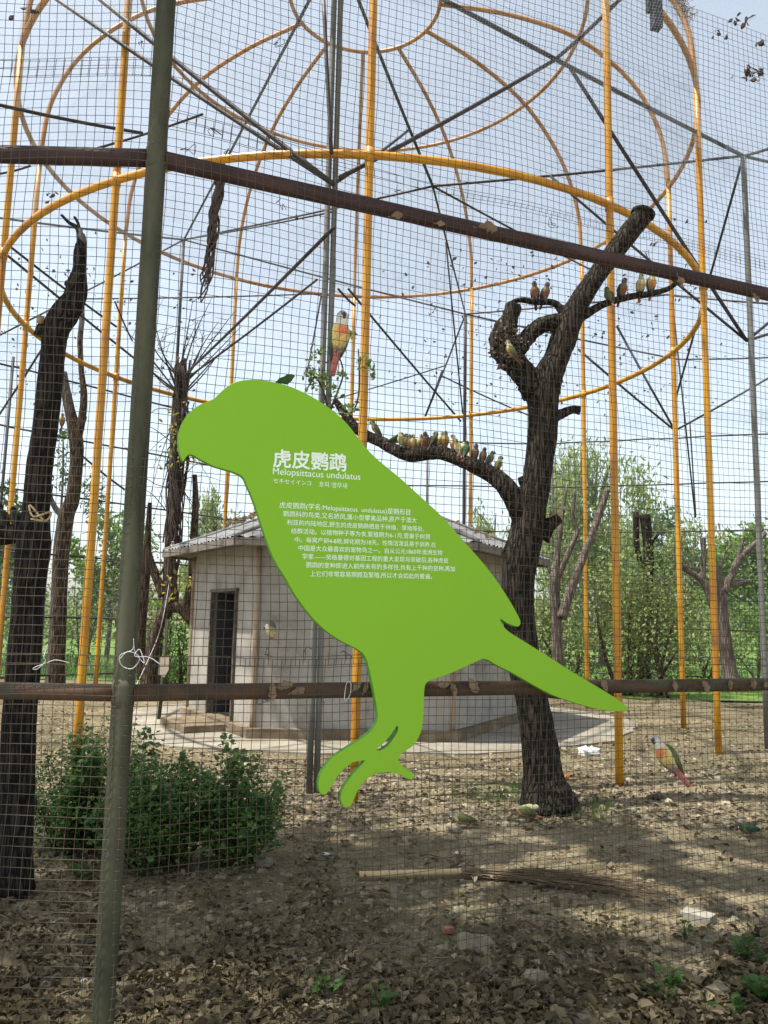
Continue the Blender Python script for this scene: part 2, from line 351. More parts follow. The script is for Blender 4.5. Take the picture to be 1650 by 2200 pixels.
# concrete round the hut
HC = Vector((-.42, 13.25, 0)); HR = 2.65
def hexp(r, k, z=0.0):
    a = math.radians(-120 + 60 * k) + .028; return Vector((HC.x + r * math.cos(a), HC.y + r * math.sin(a), z))
ap = []
for i in range(90):
    a = 2 * PI * i / 90; r = 3.55 + .16 * math.sin(2 * a + .6) + .10 * math.sin(5 * a) + .06 * math.sin(11 * a + 1) + random.uniform(-.05, .05) + (.9 * max(0, math.cos(a - .0)) ** 3)
    ap.append((HC.x + r * math.cos(a), HC.y + r * math.sin(a)))
tag(MB().prism(ap, -.05, .022).build('concrete_apron', M['concrete'], None, False), 'pale concrete apron around the hut', 'path', kind='structure')

# ================================================================== THE HUT
hut = tag(empty('hut', tuple(HC)), 'small hexagonal plastered hut with grey corrugated roof and dark doorway', 'hut')
b = MB(); b.prism([hexp(HR + .13, k)[:2] for k in range(6)], .0, .15); b.build('plinth', M['plinth'], hut, False)
EAVE, APEX = 2.62, 3.74
wall_n = []
for k in range(6):
    A, B = hexp(HR, k, .15), hexp(HR, k + 1, .15)
    t = (B - A).normalized(); nrm = Vector((t.y, -t.x, 0)); L = (B - A).length; inn = -nrm * .14
    b = MB()
    if k == 5:   # face with the doorway, towards the camera's left
        P = lambda px, py: (onplane(px, py, A, nrm) - A)
        d0, d1 = P(452, 1400).dot(t), P(507, 1400).dot(t); dz = 2.0
        dl, dr = min(d0, d1), max(d0, d1)
        for u0, u1, z0, z1 in ((0, dl, .15, EAVE + .05), (dr, L, .15, EAVE + .05), (dl, dr, dz, EAVE + .05)):
            c = A + t * ((u0 + u1) / 2) + inn * .5; c.z = (z0 + z1) / 2
            b.box(c, ((u1 - u0) / 2, .07, (z1 - z0) / 2), ax=(t, nrm, Vector((0, 0, 1))))
        w = b.build('wall', M['wall'], hut, False)
        fr = MB()
        for u in (dl + .02, dr - .02):
            c = A + t * u + nrm * .012; c.z = (dz + .15) / 2; fr.box(c, (.018, .03, (dz - .15) / 2), ax=(t, nrm, Vector((0, 0, 1))))
        c = A + t * ((dl + dr) / 2) + nrm * .013; c.z = dz - .02; fr.box(c, ((dr - dl) / 2 + .02, .035, .022), ax=(t, nrm, Vector((0, 0, 1))))
        fr_o = fr.build('door_frame', M['door'], hut, False)
        c = A + t * (dl + .13) - nrm * .26; c.z = .15 + .92
        MB().box(c, (.02, .22, .92), ax=((t + nrm * .15).normalized(), (nrm - t * .15).normalized(), Vector((0, 0, 1)))).build('door', M['black'], fr_o, False)
        c = A + t * ((dl + dr) / 2) + nrm * .35; c.z = .06
        tag(MB().box(c, (.55, .35, .055), ax=(t, nrm, Vector((0, 0, 1)))).build('step', M['plinth'], hut, False))
    else:
        c = (A + B) / 2 + inn * .5; c.z = (.15 + EAVE + .05) / 2
        b.box(c, (L / 2, .07, (EAVE + .05 - .15) / 2), ax=(t, nrm, Vector((0, 0, 1)))); b.build('wall', M['wall'], hut, False)
    # rain-stained corner pilaster
    cp = hexp(HR + .005, k); m_ = MB(); m_.tube([(cp.x, cp.y, .15 + 2.4 * i_ / 12) for i_ in range(13)], .038, 8, rough=.10); m_.build('corner_bead', M['stain'], hut)
b = MB(); b.prism([hexp(HR - .15, k)[:2] for k in range(6)], .152, .17); b.build('floor', M['dark'], hut, False)
# roof: six corrugated sheets
rb = MB(); rb.tube([(HC.x, HC.y, EAVE), (HC.x, HC.y, APEX + .02)], .05, 8); roof = rb.build('roof', M['roof_edge'], hut)
ER = 3.18
for k in range(6):
    A, B = hexp(ER, k, EAVE), hexp(ER, k + 1, EAVE); T = Vector((HC.x, HC.y, APEX)); n_ = 48
    t = (B - A).normalized(); up_ = (T - (A + B) / 2).normalized(); nn = t.cross(up_).normalized()
    if nn.z < 0: nn = -nn
    V, Q = [], []
    rows = 7
    for j in range(rows):
        s = j / (rows - 1)
        for i in range(n_ * 2 + 1):
            u = i / (n_ * 2); p = A.lerp(B, u); q = (A + B) / 2 + (T - (A + B) / 2) * s
            lim = 1 - s; x = (u - .5) * lim
            base = (A + B) / 2 + t * ((B - A).length * x) + (T - (A + B) / 2) * s
            ph = x * (B - A).length / .152 * 2 * PI
            V.append(base + nn * (.016 * math.cos(ph) + .02) - (up_ * .02 * (random.random() if j == 0 else 0)))
    w_ = n_ * 2 + 1
    Q = [(j * w_ + i, j * w_ + i + 1, (j + 1) * w_ + i + 1, (j + 1) * w_ + i) for j in range(rows - 1) for i in range(w_ - 1)]
    fast_mesh('roof_sheet', [tuple(v) for v in V], Q, M['roof'], roof, True)
    b = MB(); c = (A + B) / 2; c.z = EAVE - .045; b.box(c - nn * 0, ((B - A).length / 2 - .005, .02, .05), ax=(t, Vector((t.y, -t.x, 0)), Vector((0, 0, 1)))); b.build('fascia', M['roof_edge'], roof, False)
    b = MB(); b.face([hexp(HR - .02, k, EAVE - .02), hexp(HR - .02, k + 1, EAVE - .02), hexp(ER - .05, k + 1, EAVE - .06), hexp(ER - .05, k, EAVE - .06)]); b.build('soffit', M['roof_edge'], roof, False)
    b = MB(); e = hexp(ER, k, EAVE + .03); b.tube([e, T + Vector((0, 0, .05))], .035, 6); b.build('ridge_cap', M['roof'], roof)
# dead leaves lying on the roof
C = []
for (x0, y0, x1, y1, n) in ((480, 1135, 560, 1112, 60), (1015, 1178, 1080, 1186, 26), (960, 1120, 1060, 1165, 10)):
    for _ in range(n):
        s = random.random(); px = x0 + (x1 - x0) * s; py = y0 + (y1 - y0) * s
        d = ray(px + random.uniform(-6, 6), py + random.uniform(-4, 5))
        best = None
        for k in range(6):
            A, B = hexp(ER, k, EAVE), hexp(ER, k + 1, EAVE); T = Vector((HC.x, HC.y, APEX)); nn = (B - A).cross(T - A).normalized()
            if d.dot(nn) > -1e-4 and nn.z > 0 and d.dot(nn) >= 0: continue
            tt = (A - CAM).dot(nn) / d.dot(nn); X = CAM + d * tt
            if X.z > EAVE - .05 and (X - HC).xy.length < ER and (best is None or tt < best[0]): best = (tt, X)
        if best: C.append(tuple(best[1] + Vector((0, 0, .06))))
if C:
    v, q = leaves(np.array(C), .10, 1.8, up=(0, 0, 1)); tag(fast_mesh('roof_leaves', v, q, M['dryleaf'], roof), kind='stuff')

# ================================================================== THE YELLOW DOMED CAGE
CX, CY, CR, CPH = -.511, 12.804, 5.346, .055
ZA, ZB = 6.177, 9.136
cage = tag(empty('domed_cage', (CX, CY, 0)), 'tall yellow tubular cage with twelve posts, hoops and a ribbed dome', 'cage')
def ring(r, z, rad, m):
    k = 96; b = MB(); pts = [Vector((CX + r * math.cos(2 * PI * i / k), CY + r * math.sin(2 * PI * i / k), z)) for i in range(k + 1)]
    b.tube(pts, rad, 10, cap=False); return b.build('ring', m, cage)
ring(CR, ZA, .043, M['yellow']); ring(CR, ZB, .04, M['yellow_dull']); ring(3.783, 11.865, .036, M['yellow_dull']); ring(1.319, 12.373, .036, M['yellow_dull'])
prof = catmull([(CR, ZB), (5.22, 10.15), (4.72, 11.1), (3.783, 11.865), (2.6, 12.24), (1.319, 12.373)], 6)
for k in range(12):
    a = math.radians(-90 + 30 * k) + CPH; ca, sa = math.cos(a), math.sin(a)
    px, py = CX + CR * ca, CY + CR * sa
    b = MB(); b.tube([(px, py, gz(px, py) - .1 + i * (ZB + .1) / 12) for i in range(13)], .042, 12); post = b.build('post', M['yellow'], cage)
    b = MB(); b.tube([(CX + r * ca, CY + r * sa, z) for r, z in prof], .038, 10); b.build('rib', M['yellow_dull'], cage)
    b = MB()
    b.tube([(px, py, ZA - .07), (px, py, ZA + .07)], .05, 12); b.build('collar', M['yellow'], post)

# ================================================================== DARK STEEL FRAME OVER THE CAGE
frame = tag(empty('steel_frame', (0, 12, 0)), 'dark steel roof frame of thin posts, rails and braces above the cage', 'frame')
NODE = {'a': (1597, 335, 10.9), 'b': (930, 400, 11.8), 'c': (395, 515, 16.2), 'd': (1000, 675, 16.8), 'e': (718, 397, 7.36), 'f': (1604, 732, 10.9)}
def nd_(q): return at(*NODE[q]) if isinstance(q, str) else at(*q)
BARS = [('beam', 'a', (945, -5, 8.2), .035), ('beam', 'a', 'b', .026), ('beam', 'b', 'c', .024), ('beam', 'c', 'd', .026), ('brace', 'b', 'd', .022),
 ('brace', 'b', (768, -5, 8.6), .03), ('brace', 'b', (1290, 590, 14.5), .022), ('brace', 'e', (212, -4, 8.0), .034), ('brace', 'e', (118, -4, 8.2), .030),
 ('brace', (1190, 130, 9.1), (730, 382, 7.5), .032), ('brace', (1190, 130, 9.1), (1335, -5, 8.2), .032), ('brace', (725, 390, 7.5), (877, 280, 9.6), .024),
 ('brace', (695, -4, 7.4), (712, 330, 7.34), .026), ('brace', (667, -4, 8.6), 'c', .028), ('brace', (1225, 146, 9.28), 'f', .032), ('brace', (1182, 378, 11.3), 'f', .026),
 ('brace', 'a', (1450, 862, 15), .026), ('beam', 'a', (1700, 300, 10.2), .03), ('beam', 'a', (1720, 358, 11.8), .03), ('brace', 'f', (1720, 630, 11.5), .03), ('brace', 'f', (1720, 690, 12.5), .028),
 ('brace', (1450, 925, 19), (1325, 700, 17.5), .036), ('brace', (1450, 925, 19), (1242, 750, 17), .034), ('brace', (1450, 925, 19), (1680, 795, 19), .034),
 ('rail', 'd', (1455, 772, 18.8), .028), ('rail', (1455, 772, 18.8), (1700, 766, 18.5), .028), ('rail', 'd', (1435, 633, 15.5), .026), ('rail', (1435, 633, 15.5), (1700, 655, 14), .026),
 ('brace', 'd', (912, 900, 19), .026), ('brace', (958, 520, 14.2), (996, 908, 18.5), .022), ('brace', (748, 620, 15), (990, 905, 18.5), .03), ('brace', (726, 620, 15), (763, 657, 15.4), .03),
 ('brace', (640, 880, 17), (955, 786, 17), .018), ('brace', (950, 795, 18), (910, 902, 19), .024), ('brace', (950, 808, 18), (1135, 892, 19), .024),
 ('rail', 'c', (-40, 463, 12.6), .028), ('brace', 'c', (-60, 750, 15.4), .026), ('beam', 'c', (716, 455, 12.6), .02), ('beam', (-30, 219, 8.7), (306, 286, 10.2), .03),
 ('brace', (210, 318, 10.4), (436, 245, 10), .022), ('brace', (-20, 376, 11), (66, 356, 11), .022), ('brace', (10, 544, 12.5), (378, 840, 17.5), .03), ('brace', (17, 526, 12.5), (250, 702, 15), .028),
 ('brace', (247, 648, 14), (284, 732, 15.5), .022), ('rail', (186, 642, 15.5), (692, 631, 15.8), .022), ('brace', (690, 636, 16), (660, 800, 18), .024), ('brace', (-20, 918, 15.6), (93, 745, 15), .028),
 ('brace', (175, 978, 16.5), (268, 1052, 17), .03), ('brace', (1448, 680, 18), (1494, 1112, 20), .026), ('brace', (1482, 905, 20.3), (1495, 1110, 20.6), .026),
 ('brace', (716, 490, 7.4), (402, 800, 13.5), .026), ('brace', (682, 600, 12), (408, 808, 14), .024)]
for nm, p, q, r in BARS:
    P, Qn = nd_(p), nd_(q); n_ = 7; b = MB()
    b.tube([P.lerp(Qn, i / n_) + Vector((0, 0, -.02 * math.sin(PI * i / n_))) for i in range(n_ + 1)], r * .76, 8); b.build(nm, M['dark_steel'], frame)
for q, r, m in (('a', .04, 'grey_pipe'), ('c', .032, 'dark_steel'), ('d', .036, 'dark_steel')):
    P = nd_(q); b = MB(); b.tube([(P.x, P.y, -.05 + (P.z + .05) * i / 8) for i in range(9)], r, 10); b.build('post', M[m], frame)
P0 = ground_at(672, 1703)
for dx, r, m in ((-.034, .031, 'grey_pipe'), (.034, .029, 'grey_pipe')):
    b = MB(); b.tube([(P0.x + dx, P0.y + dx * .3, -.05 + 9.2 * i / 10) for i in range(11)], r, 10); b.build('post', M[m], frame)

# ================================================================== BACK FENCE (far side of the aviary)
bf = tag(empty('back_fence', (0, 20, 0)), 'far fence of thin horizontal rails with netting behind the hut', 'fence')
BPL = [Vector((-13.5, 8.5, 0)), Vector((-7.4, 15.4, 0)), Vector((-2.2, 21.6, 0)), Vector((4.5, 21.3, 0)), Vector((10.4, 19.4, 0)), Vector((14.5, 15, 0))]
for z in (.35, 1.5, 2.75, 3.98, 5.2, 6.4):
    for A, B in zip(BPL[:-1], BPL[1:]):
        b = MB(); n_ = 8; b.tube([A.lerp(B, i / n_) + Vector((0, 0, z + random.uniform(-.015, .015))) for i in range(n_ + 1)], .02, 6); b.build('rail', M['dark_steel'], bf)
for A in BPL + [BPL[1].lerp(BPL[2], .5), BPL[3].lerp(BPL[4], .5), BPL[2].lerp(BPL[3], .5)]:
    b = MB(); b.tube([(A.x, A.y, -.05), (A.x, A.y, 6.6)], .03, 8); b.build('post', M['dark_steel'], bf)

# ================================================================== NETTING
net = tag(empty('bird_netting', (0, 12, 8)), 'fine grey bird netting stretched over the dome and the roof frame', 'netting')
def netsheet(name, fn, nu, nv):
    V, UVv = [], []
    for j in range(nv + 1):
        for i in range(nu + 1):
            p, uv = fn(i / nu, j / nv); V.append(tuple(p)); UVv.append(uv)
    w_ = nu + 1; Q = [(j * w_ + i, j * w_ + i + 1, (j + 1) * w_ + i + 1, (j + 1) * w_ + i) for j in range(nv) for i in range(nu)]
    o = fast_mesh(name, V, Q, M['net'], net, True); me = o.data
    ul = me.uv_layers.new(name='UVMap'); li = np.empty(len(me.loops), np.int32); me.loops.foreach_get('vertex_index', li)
    ul.data.foreach_set('uv', np.array(UVv, np.float32)[li].ravel()); return o
def dome_fn(u, v):
    a = 2 * PI * u; k = min(len(prof) - 1, v * (len(prof) - 1)); i = min(int(k), len(prof) - 2); r, z = prof[i] * (1 - (k - i)) + prof[i + 1] * (k - i)
    sag = .10 * abs(math.sin(6 * (a - CPH + PI / 2))) * math.sin(PI * min(1, v * 1.1))
    r2 = r + .06 - sag; return (CX + r2 * math.cos(a), CY + r2 * math.sin(a), z + .05 - sag * .7), (u * 30, v * 7.2)
netsheet('dome_net', dome_fn, 144, 20)
def roof_fn(u, v):
    x = -14 + 28 * u; y = 4.5 + 15.5 * v
    z = 8.15 - 1.3 * max(0, v - .62) / .38 - .28 * abs(math.sin(x * .62 + .4)) * abs(math.sin(y * .55)) - .10 * math.sin(x * 2.1 + y) + .5 * max(0, 1 - math.hypot(x - CX, y - CY) / 6)
    return (x, y, z), (x, y)
netsheet('roof_net', roof_fn, 90, 60)
for A, B in zip(BPL[:-1], BPL[1:]):
    def wf(u, v, A=A, B=B):
        p = A.lerp(B, u); t = (B - A).normalized(); off = Vector((t.y, -t.x, 0)) * (.06 * math.sin(u * 23) * math.sin(PI * v))
        return p + off + Vector((0, 0, .05 + 7.0 * v)), (u * (B - A).length, v * 7)
    netsheet('side_net', wf, 24, 8)
# leaves caught in the net
C = []
for _ in range(620):
    px = random.choice([random.uniform(0, 420), random.uniform(780, 1560), random.uniform(900, 1500)]); py = random.uniform(560, 880) + random.gauss(0, 30)
    # meet the sloping roof net
    d = ray(px, py); t = 4.5
    while t < 21:
        X = CAM + d * (t / d.y)
        if X.z >= roof_fn((X.x + 14) / 28, (X.y - 4.5) / 15.5)[0][2]: break
        t += .05
    if t < 20.0: C.append(tuple(X + Vector((0, 0, .02))))
for (cx, cy, n, s) in ((1620, 155, 26, 16), (1595, 40, 8, 14), (1640, 95, 6, 10), (1552, 75, 5, 12), (1480, 480, 5, 20), (1400, 530, 5, 14), (60, 30, 4, 20), (105, 420, 8, 10), (640, 480, 3, 30)):
    for _ in range(n):
        d = ray(cx + random.gauss(0, s), cy + random.gauss(0, s * .6)); t = 4.5
        while t < 21:
            X = CAM + d * (t / d.y)
            if X.z >= roof_fn((X.x + 14) / 28, (X.y - 4.5) / 15.5)[0][2]: break
            t += .03
        C.append(tuple(X))
v, q = leaves(np.array(C), .085, 1.7); tag(fast_mesh('caught_leaves', v, q, M['netleaf'], net), kind='stuff')

# ================================================================== TREES INSIDE
def limb(path, Y, mb=None, sides=14, rough=.08, sub=5, name=None, matl=None, parent=None, seed=0, capbase=True):
    "path: (pixel x, pixel y, pixel width[, distance])"
    pts, rad = [], []
    full = [(p[0], p[1], p[2], p[3] if len(p) > 3 else Y) for p in path]
    for c in catmull(full, sub):
        pts.append(at(c[0], c[1], c[3])); rad.append(max(.004, c[2] * .5 * c[3] / F_PX))
    b = mb or MB(); b.tube(pts, rad, sides, True, rough, 1.0, seed)
    if mb is None: return b.build(name, matl, parent), pts, rad
    return pts, rad

YT = 7.25
base = ground_at(1172, 1722)
tree = tag(empty('pruned_tree', tuple(base)), 'dark rough-barked tree with sawn limbs standing inside the cage at right', 'tree')
limb([(1178, 1735, 124), (1173, 1705, 109), (1168, 1670, 86), (1161, 1610, 76), (1152, 1560, 71), (1142, 1505, 67), (1128, 1420, 69), (1116, 1330, 67), (1112, 1260, 69), (1118, 1200, 76), (1130, 1150, 73), (1140, 1090, 69), (1150, 1040, 64), (1158, 990, 60), (1166, 930, 64), (1168, 880, 67), (1166, 840, 76), (1178, 806, 67), (1196, 770, 56), (1212, 725, 58), (1224, 688, 55), (1244, 650, 48), (1276, 602, 42), (1312, 552, 44), (1350, 502, 46), (1380, 464, 46)], YT, name='trunk', matl=M['bark'], parent=tree, sides=20, rough=.07)
for pth, nm in (([(1150, 850, 60), (1135, 815, 55), (1112, 785, 55), (1090, 760, 62), (1080, 735, 66), (1086, 710, 55), (1096, 685, 37), (1104, 655, 34)], 'limb'),
                ([(1108, 755, 37), (1130, 730, 37), (1152, 708, 34), (1178, 692, 36), (1204, 696, 42)], 'limb'),
                ([(1216, 690, 24), (1204, 664, 18), (1186, 650, 15), (1150, 649, 13), (1118, 644, 12), (1092, 652, 7)], 'branch'),
                ([(1236, 690, 22), (1258, 676, 20), (1300, 653, 16), (1350, 638, 15), (1400, 630, 13), (1440, 618, 11), (1476, 588, 8)], 'branch'),
                ([(1180, 900, 31), (1206, 890, 22), (1228, 880, 18), (1246, 882, 19)], 'stub'),
                ([(1160, 1150, 46), (1180, 1128, 31), (1200, 1112, 27)], 'stub'), ([(1140, 1050, 31), (1126, 1036, 24), (1120, 1024, 18)], 'stub'), ([(1110, 1200, 55), (1092, 1184, 36), (1082, 1178, 22)], 'burl')):
    limb(pth, YT, name=nm, matl=M['bark'], parent=tree, sides=14, rough=.22 if nm in ('limb', 'burl', 'stub') else .12, seed=random.random() * 6)
BR = [(1125, 1110, 55, 7.25), (1108, 1082, 47, 7.22), (1084, 1042, 42, 7.2), (1052, 1016, 36, 7.25), (1015, 999, 31, 7.3), (980, 986, 29, 7.38), (950, 974, 31, 7.45), (915, 974, 31, 7.5), (880, 978, 29, 7.6), (850, 968, 27, 7.7), (820, 950, 25, 7.8), (790, 936, 23, 7.9), (760, 916, 22, 8.0), (738, 886, 18, 8.05), (722, 862, 13, 8.1)]
_, BRp, BRr = limb(BR, YT, name='branch', matl=M['bark'], parent=tree, sides=14, rough=.12)
c = at(1380, 462, YT); b = MB(); b.tube([c - Vector((0, 0, .005)), c + Vector((.012, 0, .03))], .115, 14); b.build('sawn_face', M['bark_dark'], tree)
# rough knotty bark flakes round the burl
fl = []
for _ in range(220):
    fl.append(tuple(at(random.gauss(1095, 18), random.gauss(742, 22), YT - .15 + random.uniform(-.03, .02))))
v, q = leaves(np.array(fl), .05, 2.0); tag(fast_mesh('bark_flakes', v, q, leafmat('bark_flake', [(.05, .04, .03), (.13, .10, .08), (.2, .16, .12)], 0, .9), tree), kind='stuff')

YL = 4.9
b0 = at(28, 1890, YL); ltree = tag(empty('dead_tree', (b0.x, b0.y, 0)), 'black bare leaning tree trunk at the left edge behind the mesh', 'tree')
limb([(22, 1910, 96), (28, 1850, 80), (33, 1750, 72), (36, 1650, 70), (40, 1560, 68), (50, 1445, 68), (58, 1336, 66), (63, 1254, 66), (71, 1180, 70), (78, 1100, 56), (85, 1010, 55), (97, 915, 53), (106, 830, 54), (114, 760, 52), (121, 705, 58), (142, 668, 60), (160, 640, 50), (166, 610, 44), (171, 580, 30), (172, 545, 29), (173, 525, 22)], YL, name='trunk', matl=M['bark_dark'], parent=ltree, sides=18, rough=.06)
for pth in ([(80, 1150, 56), (40, 1146, 44), (0, 1150, 44), (-60, 1140, 44)], [(172, 530, 16), (170, 500, 12), (162, 486, 9), (148, 478, 8), (132, 462, 6)], [(172, 505, 9), (168, 480, 7), (160, 466, 6)], [(96, 720, 46), (97, 700, 34), (95, 690, 22)], [(150, 615, 26), (152, 607, 24)]):
    limb(pth, YL, name='limb', matl=M['bark_dark'], parent=ltree, sides=10, rough=.08)
c = at(94, 688, YL - .05); MB().tube([c - Vector((.02, .0, .02)), c + Vector((-.012, -.02, .02))], .022, 10).build('sawn_face', M['cutwood'], ltree)

def simple_tree(name, label, cat, limbs, Y, mk, foot=None, sides=10, group=None):
    g = ground_at(*foot) if foot else None
    P = at(limbs[0][0][0], limbs[0][0][1], Y); o = tag(empty(name, (P.x, P.y, 0)), label, cat, group)
    for i, l in enumerate(limbs): limb(l, Y, name='trunk' if i == 0 else 'limb', matl=M[mk], parent=o, sides=sides, rough=.07, seed=i)
    return o
simple_tree('bare_tree', 'brown crooked trunk standing between the black leaning tree and the yellow posts', 'tree',
  [[(118, 1492, 42), (121, 1440, 37), (125, 1350, 35), (128, 1250, 33), (131, 1190, 34), (142, 1110, 34), (156, 1070, 30), (163, 1000, 28), (163, 945, 30), (152, 890, 24), (142, 840, 20), (136, 800, 16)],
   [(165, 945, 22), (176, 900, 17), (180, 850, 15), (174, 790, 12), (172, 730, 12), (176, 690, 12), (176, 664, 11)], [(135, 1110, 14), (118, 1090, 12), (108, 1065, 9), (112, 1040, 6)], [(168, 925, 6), (180, 910, 5), (186, 895, 3)]], 16.5, 'bark_brown')
vt = simple_tree('vine_covered_tree', 'twisted dark tree wrapped in vines beside the hut', 'tree',
  [[(318, 1478, 36), (324, 1420, 30), (335, 1360, 28), (352, 1320, 28), (368, 1290, 32), (364, 1240, 28), (368, 1160, 26), (374, 1060, 28), (380, 960, 32), (385, 870, 30), (391, 800, 22), (396, 770, 10)],
   [(365, 1300, 30), (392, 1306, 30), (415, 1330, 32), (440, 1370, 30)], [(352, 1280, 20), (335, 1240, 18), (322, 1205, 16), (318, 1180, 12)], [(340, 1240, 12), (320, 1190, 10)], [(305, 1460, 20), (304, 1350, 18), (312, 1240, 18), (318, 1150, 14), (322, 1080, 9)],
   [(400, 1300, 18), (412, 1240, 16), (416, 1160, 16), (420, 1080, 14), (418, 1020, 10)]], 15.5, 'bark_brown')
for i in range(34):
    x0 = 382 + random.gauss(0, 12); pts = []
    yb = random.uniform(1000, 1330); yt = random.uniform(760, 950); k = 9; ph = random.uniform(0, 6)
    for j in range(k): 
        s = j / (k - 1); cx = 366 + (396 - 366) * s
        pts.append(at(cx + 14 * math.sin(ph + s * 5) + random.gauss(0, 3), yb + (yt - yb) * s, 15.4 + .3 * math.cos(ph + s * 5)))
    MB().tube(catmull(pts, 3), random.uniform(.008, .022), 5).build('vine', M['vine'], vt)
for i in range(20):
    a = random.choice([(270, 1000), (440, 960), (300, 930), (450, 1090), (345, 980), (430, 900), (330, 1040), (290, 1120)]); s0 = at(376 + random.gauss(0, 5), random.uniform(880, 1180), 15.5)
    e0 = at(a[0] + random.gauss(0, 15), a[1] + random.gauss(0, 30), 15.3); mid = (s0 + e0) / 2 + Vector((0, 0, random.uniform(-.3, .3)))
    MB().tube(catmull([s0, mid, e0], 4), [.012 * (1 - .8 * j / 8) for j in range(9)], 5).build('twig', M['vine'], vt)
for ex, ey in ((470, 690), (505, 668), (520, 700), (455, 640), (440, 720), (495, 735), (425, 690), (335, 720), (300, 690), (282, 730), (322, 655), (350, 760), (262, 700), (470, 760), (415, 640), (310, 770)):
    s0 = at(388 + random.gauss(0, 5), random.uniform(810, 860), 15.4); e0 = at(ex, ey, 15.4 + random.uniform(-.6, .4)); mid = s0.lerp(e0, .55) + Vector((random.gauss(0, .06), 0, random.uniform(-.12, .05)))
    MB().tube(catmull([s0, mid, e0], 5), [.020 * (1 - .075 * j) for j in range(11)], 5).build('twig', M['vine'], vt)
    for _ in range(3):
        q0 = s0.lerp(e0, random.uniform(.4, .95)); MB().tube([q0, q0 + Vector((random.gauss(0, .25), random.gauss(0, .1), random.uniform(.05, .35)))], [.007, .003], 4).build('twig', M['vine'], vt)
C = [tuple(at(random.gauss(380, 18), random.choice([random.gauss(920, 25), random.gauss(985, 15), random.gauss(1265, 20)]), 15.2 + random.uniform(-.2, .2))) for _ in range(150)]
v, q = leaves(np.array(C), .10, 1.8); tag(fast_mesh('vine_leaves', v, q, leafmat('yellowing_leaves', [(.30, .30, .06), (.45, .36, .07), (.16, .22, .05)], .45), vt), kind='stuff')

RT_G = 'pollarded trees along the far side'
simple_tree('pollarded_tree', 'grey pollarded tree just right of the rough-barked tree, two upright limbs', 'tree',
  [[(1198, 1500, 40), (1198, 1430, 28), (1196, 1340, 22), (1192, 1290, 22), (1192, 1240, 24), (1196, 1200, 14), (1206, 1120, 10), (1218, 1040, 5)], [(1194, 1250, 18), (1210, 1212, 14), (1232, 1165, 12), (1240, 1140, 9), (1230, 1110, 9), (1236, 1050, 6)], [(1190, 1240, 12), (1176, 1215, 8), (1168, 1204, 6)]], 14.5, 'bark_grey', group=RT_G)
simple_tree('leaning_log', 'sawn grey pole leaning diagonally against the pollarded tree', 'log',
  [[(1206, 1330, 22), (1222, 1280, 20), (1250, 1205, 17), (1275, 1140, 15), (1296, 1080, 14), (1304, 1052, 14)]], 14.3, 'bark_grey')
simple_tree('pollarded_tree', 'dark sawn trunk rising above the shrubs between the front yellow posts at right', 'tree',
  [[(1382, 1480, 34), (1384, 1400, 28), (1392, 1290, 24), (1394, 1210, 22), (1390, 1150, 22), (1385, 1106, 24)], [(1390, 1230, 14), (1376, 1210, 12), (1368, 1170, 13), (1366, 1100, 14)], [(1388, 1200, 8), (1402, 1165, 6), (1416, 1148, 4)]], 19.6, 'bark_dark', group=RT_G)
simple_tree('pollarded_tree', 'forked dark pollarded tree with spread arms near the right edge', 'tree',
  [[(1572, 1470, 44), (1566, 1440, 32), (1560, 1390, 28), (1552, 1330, 26), (1548, 1280, 26), (1545, 1265, 22)], [(1546, 1280, 20), (1542, 1240, 18), (1534, 1215, 16), (1530, 1200, 12)], [(1552, 1272, 22), (1572, 1235, 17), (1585, 1205, 15), (1606, 1182, 13), (1632, 1160, 11), (1644, 1144, 10)], [(1584, 1206, 10), (1590, 1180, 8), (1597, 1156, 7)], [(1562, 1260, 14), (1590, 1252, 11), (1615, 1248, 9)], [(1548, 1330, 15), (1530, 1300, 16), (1516, 1258, 16), (1498, 1238, 14), (1470, 1220, 13), (1458, 1200, 11), (1462, 1152, 8)], [(1510, 1250, 12), (1512, 1200, 11), (1510, 1155, 12)], [(1548, 1222, 6), (1556, 1190, 5), (1574, 1164, 3)]], 16.5, 'bark_grey', group=RT_G)

# ================================================================== PLANTS
def shrub(name, label, cat, px, pyb, pyt, Y, wpx, n, size, mk, group=None, aspect=1.9, clumps=26, stems=9, stemmat='bark_brown', clr=.16):
    ft = at(px, pyb, Y); h = at(px, pyt, Y).z; w = wpx * .5 * Y / F_PX; z0 = max(0, gz(ft.x, ft.y))
    o = tag(empty(name, (ft.x, ft.y, z0)), label, cat, group)
    cl = []
    while len(cl) < clumps:
        p = rng.uniform(-1, 1, 3)
        if p @ p < 1: cl.append((ft.x + p[0] * w * .82, Y + p[1] * w * .7, z0 + h * (.52 + .44 * p[2])))
    cl = np.array(cl); idx = rng.integers(0, clumps, n)
    C = cl[idx] + rng.normal(size=(n, 3)) * np.array([w * clr * 1.6, w * clr * 1.6, h * clr]); C = C[C[:, 2] > .03]
    v, q = leaves(C, size, aspect, up=(0, 0, 1)); fast_mesh('foliage', v, q, M[mk], o)
    b = MB()
    for i in range(stems):
        e = cl[i % clumps]; b0 = Vector((ft.x + random.gauss(0, w * .18), Y + random.gauss(0, w * .18), z0 - .02))
        b.tube(catmull([b0, b0.lerp(Vector(e), .5) + Vector((random.gauss(0, .05), 0, .05)), Vector(e)], 4), [.016 * h * (1 - .07 * j) for j in range(9)], 5)
    b.build('stems', M[stemmat], o); return o
